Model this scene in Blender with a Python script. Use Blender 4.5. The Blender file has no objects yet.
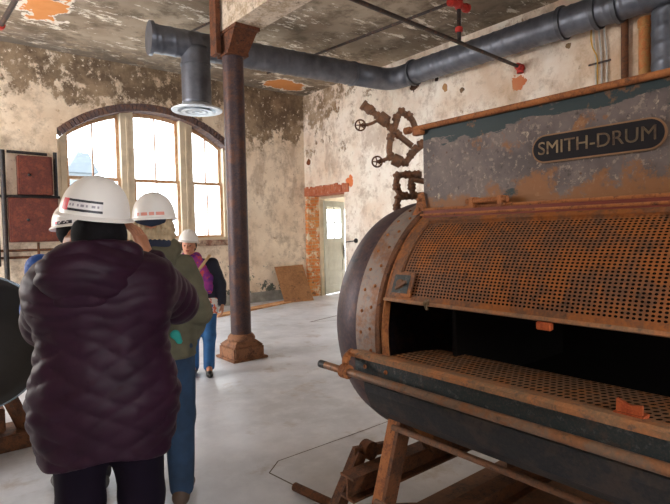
import bpy, bmesh, math, random
import numpy as np
from mathutils import Vector, Matrix
random.seed(7); np.random.seed(7)
PI = math.pi
C = bpy.context.scene.collection
SC = bpy.context.scene

# ------------------------------------------------------------------ camera
def cam_setup():
    yaw, pitch, roll, H = math.radians(38.9), math.radians(-2.16), math.radians(-1.12), 1.56
    fw = Vector((math.sin(yaw)*math.cos(pitch), math.cos(yaw)*math.cos(pitch), math.sin(pitch)))
    r = Vector((math.cos(yaw), -math.sin(yaw), 0)); u = r.cross(fw)
    r2 = r*math.cos(roll) + u*math.sin(roll); u2 = -r*math.sin(roll) + u*math.cos(roll)
    cd = bpy.data.cameras.new('camera'); co = bpy.data.objects.new('camera', cd); C.objects.link(co)
    M = Matrix((r2, u2, -fw)).transposed().to_4x4(); M.translation = (0, 0, H)
    co.matrix_world = M
    cd.sensor_width = 36; cd.lens = 36*515/670; cd.clip_start = .05; cd.clip_end = 200
    SC.camera = co
cam_setup()

# ------------------------------------------------------------------ world, light, exposure
SC.view_settings.view_transform = 'Standard'; SC.view_settings.look = 'None'
SC.view_settings.gamma = 1; SC.view_settings.use_curve_mapping = False
SC.view_settings.exposure = 0.22
w = bpy.data.worlds.new('sky'); SC.world = w; w.use_nodes = True
bg = w.node_tree.nodes['Background']; bg.inputs[0].default_value = (.93, .96, 1, 1); bg.inputs[1].default_value = 9.0

def area(name, loc, direction, sx, sy, power, col, portal=False):
    l = bpy.data.lights.new(name, 'AREA'); l.shape = 'RECTANGLE'; l.size = sx; l.size_y = sy
    l.energy = power; l.color = col
    o = bpy.data.objects.new(name, l); C.objects.link(o); o.location = loc
    o.rotation_euler = Vector(direction).to_track_quat('-Z', 'Y').to_euler()
    if portal: l.cycles.is_portal = True
    return o
# daylight through the arched window, then two added fill lights at unseen openings
area('window_portal', (3.72, 10.78, 2.8), (0, -1, 0), 3.5, 2.8, 1, (1, 1, 1), True)
area('left_fill', (-3.45, 8.0, 2.6), (1, 0, -.05), 3.0, 2.2, 240, (1, .92, .85))
area('rear_fill', (-.2, -3.8, 2.9), (.3, 1, -.05), 3.2, 2.0, 9, (1, .84, .64))

# ------------------------------------------------------------------ node helpers
class N:
    def __init__(s, name):
        s.m = bpy.data.materials.new(name); s.m.use_nodes = True
        s.t = s.m.node_tree; s.b = s.t.nodes['Principled BSDF']
        s.co = s.t.nodes.new('ShaderNodeTexCoord').outputs['Object']
    def link(s, a, b): s.t.links.new(a, b)
    def put(s, inp, v):
        if isinstance(v, (int, float)): inp.default_value = v
        elif isinstance(v, (tuple, list)):
            inp.default_value = (*v, 1) if len(v) == 3 and len(inp.default_value) == 4 else v
        else: s.link(v, inp)
    def vec(s, sc=(1, 1, 1), rot=(0, 0, 0), off=(0, 0, 0)):
        n = s.t.nodes.new('ShaderNodeMapping'); s.link(s.co, n.inputs[0])
        n.inputs['Scale'].default_value = sc; n.inputs['Rotation'].default_value = rot; n.inputs['Location'].default_value = off
        return n.outputs[0]
    def noise(s, scale, detail=5, rough=.6, v=None, dist=0.0):
        n = s.t.nodes.new('ShaderNodeTexNoise'); s.link(v or s.co, n.inputs['Vector'])
        n.inputs['Scale'].default_value = scale; n.inputs['Detail'].default_value = detail
        n.inputs['Roughness'].default_value = rough; n.inputs['Distortion'].default_value = dist
        return n.outputs['Fac']
    def voro(s, scale, v=None, feat='F1'):
        n = s.t.nodes.new('ShaderNodeTexVoronoi'); s.link(v or s.co, n.inputs['Vector']); n.feature = feat
        n.inputs['Scale'].default_value = scale; return n.outputs['Distance']
    def rng(s, x, a, b, c=0., d=1.):
        n = s.t.nodes.new('ShaderNodeMapRange'); s.put(n.inputs[0], x)
        for i, q in enumerate((a, b, c, d)): n.inputs[i+1].default_value = q
        return n.outputs[0]
    def math(s, op, a, b=0.):
        n = s.t.nodes.new('ShaderNodeMath'); n.operation = op; s.put(n.inputs[0], a); s.put(n.inputs[1], b)
        return n.outputs[0]
    def mix(s, f, a, b):
        n = s.t.nodes.new('ShaderNodeMix'); n.data_type = 'RGBA'
        s.put(n.inputs[0], f); s.put(n.inputs[6], a); s.put(n.inputs[7], b); return n.outputs[2]
    def xyz(s):
        n = s.t.nodes.new('ShaderNodeSeparateXYZ'); s.link(s.co, n.inputs[0]); return n.outputs
    def spot(s, c, r, wob=.5, sc=4, stretch=(1, 1, 1)):
        n = s.t.nodes.new('ShaderNodeVectorMath'); n.operation = 'SUBTRACT'; s.link(s.co, n.inputs[0]); n.inputs[1].default_value = c
        m = s.t.nodes.new('ShaderNodeVectorMath'); m.operation = 'MULTIPLY'; s.link(n.outputs[0], m.inputs[0]); m.inputs[1].default_value = stretch
        l = s.t.nodes.new('ShaderNodeVectorMath'); l.operation = 'LENGTH'; s.link(m.outputs[0], l.inputs[0])
        d = s.math('ADD', l.outputs['Value'], s.rng(s.noise(sc, 4), .3, .7, -r*wob, r*wob))
        return s.rng(d, r, r*.94, 0, 1)
    def bump(s, h, st=.3, dist=.01):
        n = s.t.nodes.new('ShaderNodeBump'); s.put(n.inputs['Height'], h)
        n.inputs['Strength'].default_value = st; n.inputs['Distance'].default_value = dist
        s.link(n.outputs[0], s.b.inputs['Normal'])
    def out(s, col, rough=.7, metal=0., spec=.5):
        s.put(s.b.inputs['Base Color'], col); s.put(s.b.inputs['Roughness'], rough); s.put(s.b.inputs['Metallic'], metal)
        s.b.inputs['Specular IOR Level'].default_value = spec
        return s.m

def plain(name, col, rough=.6, metal=0., var=.12, sc=12, bump=0., spec=.5):
    n = N(name); f = n.noise(sc, 5)
    a = tuple(c*(1-var) for c in col); b = tuple(min(1, c*(1+var)) for c in col)
    if bump: n.bump(n.noise(sc*3, 5), bump)
    return n.out(n.mix(n.rng(f, .35, .65), a, b), rough, metal, spec)
def rusty(name, base, rust, dark, amt=.5, rough=.7, metal=.2, sc=9, bump=.35):
    n = N(name)
    a = n.noise(sc, 7, .7); b = n.noise(sc*2.7, 6, .7, n.vec(off=(3, 5, 1)))
    c = n.mix(n.rng(a, .62-amt*.4, .72-amt*.4), base, rust)
    c = n.mix(n.rng(b, .55, .68), c, dark)
    c = n.mix(n.rng(n.noise(sc*9, 3), .45, .8, 0, .5), c, tuple(min(1, q*1.7) for q in rust))
    n.bump(n.noise(sc*5, 6, .7), bump, .006)
    return n.out(c, rough, metal)

# ---- walls
def wall_mat(name, A, B, plaster, plaster2, zlo, zhi, amt, xaxis, corner=None, holes=(), low=True, fleck=.64):
    n = N(name); X = n.xyz()
    z = X[2]
    big = n.noise(.55, 4, .55); fine = n.noise(5.5, 9, .74, n.vec((1, 1, .8))); mid = n.noise(1.9, 8, .7)
    vfine = n.noise(14, 7, .75)
    c = n.mix(n.rng(big, .35, .62), A, B)
    c = n.mix(n.rng(mid, .42, .70, 0, .75), c, tuple(min(1, q*1.12) for q in B))
    c = n.mix(n.rng(n.noise(3.2, 9, .76, n.vec(off=(7, 2, 9))), .50, .64, 0, .7), c, tuple(q*.62 for q in A))
    c = n.mix(n.rng(n.noise(1.2, 9, .74, n.vec((1, 1, .5), off=(1, 6, 3))), .53, .60, 0, .55), c, (A[0]*.62, A[1]*.60, A[2]*.60))
    c = n.mix(n.rng(n.noise(8, 7, .75, n.vec(off=(9, 1, 5))), .60, .66, 0, .6), c, (A[0]*.55, A[1]*.45, A[2]*.36))
    g = n.rng(z, zlo, zhi, 0, 1)
    if corner is not None:
        cx = n.rng(n.math('ABSOLUTE', n.math('SUBTRACT', X[xaxis], corner[0])), corner[1], 0, 0, corner[2])
        g = n.math('MULTIPLY', g, n.math('ADD', cx, corner[3]))
    s1 = n.math('ADD', n.math('MULTIPLY', fine, .55), n.math('MULTIPLY', mid, .45))
    m1 = n.math('ADD', s1, n.math('MULTIPLY', g, amt))
    if low:
        st = n.math('MULTIPLY', n.rng(n.math('ABSOLUTE', n.math('SUBTRACT', X[0], 6.5)), 1.3, .2), n.rng(z, 2.6, 4.4, 0, .16))
        m1 = n.math('ADD', m1, st)
    # lime coat gone: grey brown plaster
    pl = n.mix(n.rng(n.noise(2.2, 6, .7, n.vec(off=(1, 9, 4))), .40, .6), plaster, plaster2)
    c = n.mix(n.rng(m1, .615, .655), c, pl)
    # flecks of lime left inside and outside
    c = n.mix(n.math('MULTIPLY', n.rng(vfine, .60, .64), n.rng(m1, .60, .68)), c, tuple(min(1, q*1.02) for q in B))
    c = n.mix(n.rng(n.math('ADD', n.math('MULTIPLY', vfine, .6), n.math('MULTIPLY', mid, .4)), fleck, fleck+.03, 0, .75), c, tuple(q*.8 for q in plaster))
    if low:
        gl = n.math('MULTIPLY', n.rng(z, 1.25, .3, 0, .19), n.rng(n.noise(1.1, 4), .42, .5))
        m2 = n.math('ADD', n.noise(7.5, 8, .72, n.vec((1, 1, .9), off=(4, 4, 4))), gl)
        c = n.mix(n.rng(m2, .67, .70), c, (.13, .14, .12))
    for (p, r, col) in holes:
        c = n.mix(n.spot(p, r, .7, 6), c, col)
    if not low:
        och = n.math('ADD', n.rng(X[1], 7.5, 2.0, 0, .30), n.noise(1.3, 7, .65, n.vec(off=(2, 2, 2))))  # warm light on the near end, put into the wall colour as ochre
        c = n.mix(n.rng(och, .55, .85, 0, .8), c, n.mix(.6, c, (.60, .36, .18)))
    n.bump(n.math('ADD', n.rng(m1, .6, .66, 1, 0), n.math('MULTIPLY', fine, .5)), .5, .02)
    return n.out(c, .88, 0, .25)

M = {}
M['wall_back'] = wall_mat('limewash_back', (.66, .50, .35), (.88, .77, .63), (.15, .105, .07), (.34, .25, .165), 3.5, 4.5, .19, 0)
M['wall_right'] = wall_mat('limewash_right', (.76, .57, .42), (.95, .86, .77), (.24, .16, .10), (.48, .36, .25), 2.6, 4.6, .15, 1, (10.3, 3.2, 1.0, .28),
    holes=[((7.4, 10.12, 3.256), .075, (.20, .06, .02)), ((7.4, 6.64, 4.36), .13, (.10, .05, .03)), ((7.4, 5.59, 3.98), .05, (.06, .04, .03)),
           ((7.4, 3.73, 4.2), .06, (.04, .03, .02)), ((7.4, 6.15, 4.3), .035, (.06, .04, .03)), ((7.4, 4.5, 3.85), .13, (.62, .17, .07)),
           ((7.4, 8.60, 2.68), .10, (.75, .22, .08)), ((7.4, 5.95, 4.1), .06, (.45, .24, .10))], low=False, fleck=.67)
def ceiling_mat():
    n = N('peeling_ceiling')
    a = n.noise(1.6, 9, .72, n.vec((.8, 1.3, 1), (0, 0, .3))); b = n.noise(5, 8, .75, n.vec((.6, 1.8, 1), (0, 0, -.5)))
    c = n.mix(n.rng(n.noise(.8, 5), .38, .62), (.26, .20, .145), (.42, .35, .27))
    c = n.mix(n.rng(n.noise(2.6, 7, .7, n.vec(off=(5, 5, 5))), .47, .62, 0, .8), c, (.14, .11, .08))
    s = n.math('ADD', n.math('MULTIPLY', a, .45), n.math('MULTIPLY', b, .55))
    c = n.mix(n.rng(s, .545, .575), c, (.80, .74, .64))
    c = n.mix(n.rng(n.noise(11, 6, .7), .66, .69, 0, .8), c, (.13, .09, .06))
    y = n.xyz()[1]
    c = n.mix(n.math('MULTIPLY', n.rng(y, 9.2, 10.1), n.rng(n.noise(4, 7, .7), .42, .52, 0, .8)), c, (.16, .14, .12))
    for p, r, st in (((1.55, 8.45, 4.88), .27, (1, .55, 1)), ((6.5, 9.75, 4.88), .42, (.8, 1.4, 1))):
        c = n.mix(n.spot(p, r*1.25, .6, 3, st), c, (.80, .74, .66))
        c = n.mix(n.spot(p, r, .6, 3, st), c, n.mix(n.noise(6), (.62, .24, .07), (.78, .36, .14)))
    n.bump(s, .5, .02)
    return n.out(c, .9, 0, .2)
M['ceiling'] = ceiling_mat()
def floor_mat():
    n = N('worn_concrete')
    a = n.noise(.9, 7, .62); b = n.noise(6, 8, .7)
    c = n.mix(n.rng(a, .35, .65), (.44, .45, .48), (.67, .68, .73))
    c = n.mix(n.rng(b, .45, .7, 0, .45), c, (.76, .77, .80))
    c = n.mix(n.rng(n.noise(2.3, 8, .7, n.vec(off=(2, 8, 1))), .56, .68, 0, .5), c, (.30, .22, .16))
    c = n.mix(n.rng(n.noise(22, 5, .6), .70, .74, 0, .6), c, (.22, .17, .13))
    n.bump(n.noise(9, 6, .65), .25, .008)
    return n.out(c, n.rng(n.noise(1.7, 5), .35, .65, .34, .55), 0, .5)
M['floor'] = floor_mat()
M['paint_cream'] = plain('cream_window_paint', (.62, .52, .38), .55, 0, .12, 5)
M['sash_wood'] = rusty('sash_wood', (.55, .38, .24), (.45, .22, .10), (.70, .58, .44), .4, .6, 0, 5, .1)
M['brick_dark'] = rusty('soot_dark_brick', (.085, .06, .065), (.16, .085, .06), (.05, .045, .05), .35, .85, 0, 8, .4)
def brick_mat(name, c1, c2, mort, sc=1):
    n = N(name); br = n.t.nodes.new('ShaderNodeTexBrick')
    v = n.vec((1, 1, 1), (PI/2, 0, 0)); n.link(v, br.inputs['Vector'])
    br.inputs['Color1'].default_value = (*c1, 1); br.inputs['Color2'].default_value = (*c2, 1); br.inputs['Mortar'].default_value = (*mort, 1)
    br.inputs['Scale'].default_value = sc; br.inputs['Brick Width'].default_value = .22; br.inputs['Row Height'].default_value = .085; br.inputs['Mortar Size'].default_value = .008
    c = n.mix(n.rng(n.noise(4.5, 7, .7), .50, .58), br.outputs[0], (.78, .68, .52))
    c = n.mix(n.rng(n.noise(8, 6), .62, .68), c, (.28, .15, .08))
    n.bump(n.noise(20, 5), .4)
    return n.out(c, .9, 0, .2)
M['brick'] = brick_mat('exposed_brick', (.66, .20, .06), (.72, .30, .10), (.55, .38, .22))
M['red_brick'] = rusty('raw_red_brick', (.48, .16, .08), (.40, .10, .045), (.60, .42, .32), .4, .9, 0, 4, .4)
M['duct'] = plain('galvanised_duct', (.145, .155, .185), .42, .6, .22, 5, .05)
M['duct_dark'] = plain('dark_duct_collar', (.10, .105, .12), .5, .6)
M['diffuser'] = plain('pale_grey_diffuser', (.62, .68, .75), .4, .3)
M['column'] = rusty('column_iron', (.055, .036, .042), (.11, .05, .035), (.03, .024, .032), .3, .5, .3, 6, .2)
M['column_rust'] = rusty('bracket_rust', (.06, .022, .012), (.14, .045, .016), (.025, .012, .010), .5, .7, .2, 8)
M['plinth'] = rusty('plinth_rust', (.15, .07, .04), (.30, .14, .07), (.05, .03, .025), .5, .75, .1, 9)
M['beam'] = rusty('beam_plaster', (.40, .30, .20), (.60, .50, .40), (.18, .13, .09), .5, .9, 0, 4, .5)
M['black_pipe'] = rusty('black_pipe', (.035, .03, .03), (.10, .05, .035), (.02, .02, .02), .3, .5, .3, 10, .1)
M['red_paint'] = plain('red_fitting_paint', (.50, .035, .025), .45)
M['rust'] = rusty('orange_rust', (.21, .07, .022), (.34, .12, .035), (.07, .028, .014), .5, .75, .15, 14)
M['rust_dark'] = rusty('dark_rust', (.075, .032, .016), (.15, .055, .02), (.025, .013, .01), .45, .75, .2, 12)
M['rust_brown'] = rusty('brown_pipe_rust', (.15, .085, .055), (.22, .10, .05), (.06, .038, .027), .45, .75, .15, 25)
M['rust_bright'] = rusty('bright_rust', (.30, .045, .010), (.40, .085, .02), (.18, .035, .012), .5, .7, .1, 30)
M['screen'] = rusty('screen_rust', (.175, .085, .048), (.32, .11, .028), (.075, .042, .03), .40, .6, .35, 7, .15)
M['band_grey'] = rusty('grey_scaled_steel', (.27, .225, .20), (.24, .12, .07), (.15, .14, .15), .28, .6, .35, 7, .2)
M['band_purple'] = rusty('purple_brown_steel', (.062, .042, .052), (.11, .06, .05), (.035, .027, .034), .30, .5, .35, 5, .12)
M['iron_black'] = rusty('black_casing', (.016, .018, .021), (.05, .036, .03), (.009, .009, .011), .35, .55, .3, 9, .3)
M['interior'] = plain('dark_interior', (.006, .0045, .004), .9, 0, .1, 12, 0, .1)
M['plank'] = rusty('tan_rim', (.27, .155, .085), (.40, .17, .07), (.12, .09, .075), .4, .7, .1, 10, .3)
M['pipe_steel'] = rusty('worn_steel_pipe', (.20, .13, .09), (.25, .11, .05), (.09, .065, .05), .4, .5, .4, 10, .15)
def box_mat():
    n = N('speckled_old_paint'); X = n.xyz()
    c = n.mix(n.rng(n.noise(5, 6), .4, .6), (.085, .066, .064), (.15, .115, .105))
    c = n.mix(n.rng(n.noise(45, 4, .7), .56, .64, 0, .8), c, (.26, .20, .165))
    c = n.mix(n.rng(n.noise(24, 5, .7, n.vec(off=(6, 3, 2))), .62, .67), c, (.34, .27, .21))
    c = n.mix(n.rng(n.noise(30, 4, .7, n.vec(off=(1, 8, 2))), .60, .68, 0, .8), c, (.04, .03, .03))
    c = n.mix(n.rng(n.voro(21, n.vec(off=(3, 1, 2))), .13, .08), c, (.10, .05, .03))
    top = n.rng(X[2], 1.88, 2.03, -.10, .13)
    c = n.mix(n.rng(n.math('ADD', n.noise(4.5, 6, .65, n.vec((1, .6, 2.2))), top), .555, .575), c, (.018, .034, .038))
    bot = n.math('ADD', n.rng(X[2], 1.80, 1.67, -.05, .14), n.rng(X[1], 1.4, .4, -.04, .10))
    c = n.mix(n.rng(n.math('ADD', n.noise(7, 7, .7), bot), .60, .68, 0, .85), c, (.24, .095, .025))
    n.bump(n.noise(30, 5), .3, .005)
    return n.out(c, .6, .2)
M['box'] = box_mat()
M['teal_peel'] = rusty('peeling_dark_green', (.022, .034, .038), (.07, .05, .04), (.13, .14, .135), .2, .55, .1, 14, .4)
M['plate_black'] = plain('plate_black', (.010, .008, .010), .65, 0, .1, 12, 0, .2)
M['brass'] = rusty('tarnished_brass', (.20, .145, .085), (.11, .06, .03), (.05, .035, .02), .5, .5, .5, 20, .1)
M['brass_edge'] = plain('worn_brass_edge', (.22, .12, .06), .55, .4)
M['grey_paint'] = plain('grey_skirting', (.30, .29, .26), .7, 0, .25, 5)
M['sheet'] = rusty('sheet_rust', (.28, .135, .06), (.36, .18, .08), (.13, .06, .03), .4, .8, .1, 3.5)
M['cabinet'] = rusty('cabinet_red_brown', (.09, .018, .012), (.15, .035, .018), (.035, .014, .01), .35, .6, .1, 7, .1)
M['door_paint'] = plain('grey_cream_door', (.50, .50, .43), .5, 0, .1, 4)
M['conduit'] = plain('galvanised_conduit', (.60, .58, .55), .4, .5)
M['yellow_cable'] = plain('yellow_cable', (.60, .33, .04), .5)
M['white_plastic'] = plain('white_plastic', (.75, .70, .62), .5)
M['wheel_black'] = plain('wheel_black', (.012, .012, .014), .35, .3)
M['rim_highlight'] = plain('blue_rim_highlight', (.20, .26, .32), .25, .8)  # blue highlight along the wheel rim, put into the colour
def glass():
    m = bpy.data.materials.new('thin_glass'); m.use_nodes = True; t = m.node_tree; t.nodes.clear()
    o = t.nodes.new('ShaderNodeOutputMaterial'); tr = t.nodes.new('ShaderNodeBsdfTransparent'); gl = t.nodes.new('ShaderNodeBsdfGlossy')
    gl.inputs['Roughness'].default_value = .05; tr.inputs[0].default_value = (.93, .96, .97, 1)
    mx = t.nodes.new('ShaderNodeMixShader'); mx.inputs[0].default_value = .06
    t.links.new(tr.outputs[0], mx.inputs[1]); t.links.new(gl.outputs[0], mx.inputs[2]); t.links.new(mx.outputs[0], o.inputs[0]); return m
M['glass'] = glass()

# ------------------------------------------------------------------ mesh helpers
def obj(name, bm, m, parent=None, smooth=False, kind=None):
    bmesh.ops.recalc_face_normals(bm, faces=bm.faces)
    me = bpy.data.meshes.new(name)
    if parent is not None:
        off = Vector(parent['_o']) if '_o' in parent else Vector((0, 0, 0))
        bmesh.ops.translate(bm, verts=bm.verts, vec=-off)
    bm.to_mesh(me); bm.free()
    for mm in (m if isinstance(m, list) else [m]): me.materials.append(mm)
    o = bpy.data.objects.new(name, me); C.objects.link(o)
    if parent is not None:
        o.parent = parent
        if '_o' in parent: o['_o'] = list(parent['_o'])
    if smooth:
        for p in me.polygons: p.use_smooth = True
        if smooth != 'all':
            me.set_sharp_from_angle(angle=math.radians(40))
    if kind: o['kind'] = kind
    return o
def thing(name, loc, label, cat, group=None):
    o = bpy.data.objects.new(name, None); C.objects.link(o); o.location = loc; o['_o'] = list(loc)
    o.empty_display_size = .1
    o['label'] = label; o['category'] = cat
    if group: o['group'] = group
    return o
def tag(o, label, cat, group=None):
    o['label'] = label; o['category'] = cat
    if group: o['group'] = group
    return o
def box(bm, lo, hi, bev=0):
    lo, hi = Vector(lo), Vector(hi)
    r = bmesh.ops.create_cube(bm, size=1); vs = r['verts']
    for v in vs: v.co = Vector(((lo[i]+hi[i])/2 + v.co[i]*(hi[i]-lo[i]) for i in range(3)))
    if bev:
        es = list({e for v in vs for e in v.link_edges})
        bmesh.ops.bevel(bm, geom=es, offset=bev, segments=2, affect='EDGES')
    return bm
def B(lo, hi, bev=0): return box(bmesh.new(), lo, hi, bev)
def frame_of(d):
    d = Vector(d).normalized(); a = Vector((0, 0, 1)) if abs(d.z) < .9 else Vector((1, 0, 0))
    x = d.cross(a).normalized(); return x, x.cross(d).normalized()*-1
def tube(bm, pts, r, seg=16, cap=True, bend=0, rfun=None, step=None):
    """sweep a circle through points; bend rounds the corners; rfun(s, ang) shapes the radius"""
    P = [Vector(p) for p in pts]
    if bend and len(P) > 2:
        Q = [P[0]]
        for i in range(1, len(P)-1):
            a, b, c = P[i-1], P[i], P[i+1]
            l = min(bend, (a-b).length*.49, (c-b).length*.49)
            s, e = b+(a-b).normalized()*l, b+(c-b).normalized()*l
            for k in range(9):
                t = k/8; Q.append(s*(1-t)**2 + b*2*t*(1-t) + e*t*t)
        Q.append(P[-1]); P = Q
    if step:
        Q = []
        for a, b in zip(P, P[1:]):
            n = max(1, int(round((b-a).length/step)))
            Q += [a.lerp(b, k/n) for k in range(n)]
        P = Q + [P[-1]]
    rings = []; x = None; s = 0
    for i, p in enumerate(P):
        d = ((P[i]-P[i-1]).normalized() if i else Vector()) + ((P[i+1]-P[i]).normalized() if i < len(P)-1 else Vector())
        d.normalize()
        if x is None: x, _ = frame_of(d)
        x = (x - d*x.dot(d)).normalized(); y = d.cross(x)
        if i: s += (P[i]-P[i-1]).length
        ri = r[i] if isinstance(r, (list, tuple)) else r
        ring = []
        for k in range(seg):
            a = 2*PI*k/seg; rr = ri*(rfun(s, a) if rfun else 1)
            ring.append(bm.verts.new(p + x*math.cos(a)*rr + y*math.sin(a)*rr))
        rings.append(ring)
    for A, Bq in zip(rings, rings[1:]):
        for k in range(seg): bm.faces.new((A[k], A[(k+1) % seg], Bq[(k+1) % seg], Bq[k]))
    if cap: bm.faces.new(rings[0][::-1]); bm.faces.new(rings[-1])
    return bm
def T(pts, r, **k): return tube(bmesh.new(), pts, r, **k)
def lathe(bm, c, ax, prof, seg=32, cap=True):
    """prof: list of (distance along axis, radius)"""
    c = Vector(c); d = Vector(ax).normalized(); x, y = frame_of(d); rings = []
    for h, r in prof:
        rings.append([bm.verts.new(c + d*h + (x*math.cos(2*PI*k/seg) + y*math.sin(2*PI*k/seg))*r) for k in range(seg)])
    for A, Bq in zip(rings, rings[1:]):
        for k in range(seg): bm.faces.new((A[k], A[(k+1) % seg], Bq[(k+1) % seg], Bq[k]))
    if cap: bm.faces.new(rings[0][::-1]); bm.faces.new(rings[-1])
    return bm
def prism(bm, pts, d):
    """polygon of 3D points extruded by vector d"""
    d = Vector(d); A = [bm.verts.new(p) for p in pts]; Bq = [bm.verts.new(Vector(p)+d) for p in pts]; n = len(A)
    bm.faces.new(A[::-1]); bm.faces.new(Bq)
    for k in range(n): bm.faces.new((A[k], A[(k+1) % n], Bq[(k+1) % n], Bq[k]))
    return bm
def bar(bm, a, b, w, t, up=(0, 0, 1)):
    """rectangular bar from a to b"""
    a, b = Vector(a), Vector(b); d = (b-a).normalized(); x = d.cross(Vector(up)).normalized(); y = x.cross(d)
    q = [a+x*sx*w/2+y*sy*t/2 for sx, sy in ((-1, -1), (1, -1), (1, 1), (-1, 1))]
    return prism(bm, q, b-a)

# ------------------------------------------------------------------ THE SETTING
CE = 4.88
XR, YB = 7.4, 10.3
XL, YF = -3.6, -4.0
obj('floor', B((XL-.4, YF-.4, -.2), (XR+2.4, YB+.7, 0)), M['floor'], kind='structure')
obj('ceiling', B((XL-.4, YF-.4, CE), (XR+.6, YB+.45, CE+.2)), M['ceiling'], kind='structure')
# back wall with the segmental arch opening
WX0, WX1, SILL, AC, AR = 1.99, 5.45, 1.46, (3.72, 1.53), 2.63
def arc_pts(r, x0, x1, y, n=25):
    return [(x0+(x1-x0)*k/(n-1), y, AC[1]+math.sqrt(r*r-(x0+(x1-x0)*k/(n-1)-AC[0])**2)) for k in range(n)]
bm = bmesh.new(); D = .45
box(bm, (XL-.4, YB, 0), (WX0, YB+D, CE)); box(bm, (WX1, YB, 0), (XR+.6, YB+D, CE)); box(bm, (WX0, YB, 0), (WX1, YB+D, SILL))
ap = arc_pts(AR, WX0, WX1, YB)
for a, b in zip(ap, ap[1:]): prism(bm, [a, b, (b[0], YB, CE), (a[0], YB, CE)], (0, D, 0))
obj('wall_back', bm, M['wall_back'], kind='structure')
# brick arch ring in the reveal
bm = bmesh.new(); n = 46; half = math.asin((WX1-AC[0])/AR)
for k in range(n):
    a0 = -half+2*half*k/n+.002; a1 = -half+2*half*(k+1)/n-.002
    q = [(AC[0]+math.sin(a)*r, YB-.015, AC[1]+math.cos(a)*r) for a, r in ((a0, AR+.01), (a1, AR+.01), (a1, AR-.13), (a0, AR-.13))]
    prism(bm, q, (0, .30, 0))
obj('trim_1', bm, M['brick_dark'], kind='structure')
bm = bmesh.new()
for k in range(16):
    x = WX0+.01+k*.2162; box(bm, (x, YB-.05-random.random()*.02, SILL-.13), (x+.208, YB+.30, SILL-.005), .008)
obj('trim_2', bm, rusty('sooty_sill_brick', (.26, .12, .08), (.42, .30, .22), (.10, .06, .05), .5, .9, 0, 4, .4), kind='structure')
# three sash windows
def top_z(x, r): return AC[1]+math.sqrt(max(.01, r*r-(x-AC[0])**2))
R_IN = AR-.13
def window(i, x0, x1, fl, fr):
    # casing: mullion posts belong to the window on their left
    bm = bmesh.new(); y0, y1 = YB+.14, YB+.34
    for a, b in ((x0-fl, x0), (x1, x1+fr)):
        if b-a > .01:
            prism(bm, [(a, y0, SILL), (b, y0, SILL), (b, y0, top_z(b, R_IN)-.0), (a, y0, top_z(a, R_IN)-.0)], (0, y1-y0, 0))
            box(bm, ((a+b)/2-.02, y0-.02, SILL), ((a+b)/2+.02, y0, min(top_z(a, R_IN), top_z(b, R_IN))-.05))
    w_ = obj('window_%d' % i, bm, M['paint_cream'], kind='structure')
    bm = bmesh.new(); box(bm, (x0-.01, YB+.02, SILL-.005), (x1+.01, YB+.36, SILL+.05), .008)
    obj('window_sill', bm, M['paint_cream'], w_)
    mid = 2.68
    for name, za, zb, y in (('lower_sash', SILL+.05, mid+.03, YB+.22), ('upper_sash', mid-.03, None, YB+.286)):
        bm = bmesh.new(); s = .055
        tz = lambda x: (zb if zb else top_z(x, R_IN+.05)); ts = s if zb else .125
        for a, b in ((x0, x0+s), (x1-s, x1)): prism(bm, [(a, y, za), (b, y, za), (b, y, tz(b)), (a, y, tz(a))], (0, .04, 0))
        box(bm, (x0+s, y, za), (x1-s, y+.04, za+s))
        K = 10
        for k in range(K):
            a, b = x0+s+(x1-x0-2*s)*k/K, x0+s+(x1-x0-2*s)*(k+1)/K
            prism(bm, [(a, y, tz(a)-ts), (b, y, tz(b)-ts), (b, y, tz(b)), (a, y, tz(a))], (0, .04, 0))
        xm = (x0+x1)/2
        box(bm, (xm-.013, y+.005, za+s), (xm+.013, y+.035, tz(xm)-ts))
        sash = obj(name, bm, M['sash_wood'], w_)
        bm = bmesh.new(); K = 10
        top = [(x0+s*.5+(x1-x0-s)*k/K, y+.018, tz(x0+s*.5+(x1-x0-s)*k/K)-s*.5) for k in range(K+1)]
        prism(bm, [(x0+s*.5, y+.018, za+s*.5), (x1-s*.5, y+.018, za+s*.5)] + top[::-1], (0, .004, 0))
        obj('pane', bm, M['glass'], sash)
window(1, 2.16, 3.13, .17, .24)
window(2, 3.37, 4.32, 0, .27)
window(3, 4.59, 5.30, 0, .15)
# right wall, thick, with the door opening next to the corner
DY0, DY1, DZ = 8.80, 10.20, 2.46
bm = bmesh.new(); TH = .42
box(bm, (XR, YF-.4, 0), (XR+TH, DY0, CE)); box(bm, (XR, DY0, DZ), (XR+TH, DY1, CE)); box(bm, (XR, DY1, 0), (XR+TH, YB+.45, CE))
obj('wall_right', bm, M['wall_right'], kind='structure')
bm = bmesh.new(); box(bm, (XR+.0, DY1-.02, 0), (XR+TH, DY1-.001, DZ)); box(bm, (XR-.012, DY1-.02, 0), (XR-.001, YB-.01, DZ))
obj('trim_3', bm, M['brick'], kind='structure')
bm = bmesh.new(); rr = random.Random(3)
y = DY0-.16
while y < YB-.02:
    wd = min(.075, YB-.01-y); h = rr.uniform(-.025, .03)
    box(bm, (XR-.03-rr.random()*.012, y, DZ-.01), (XR+TH-.01, y+wd-.003, DZ+.19+h), .006); y += wd
obj('trim_4', bm, M['red_brick'], kind='structure')
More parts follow.
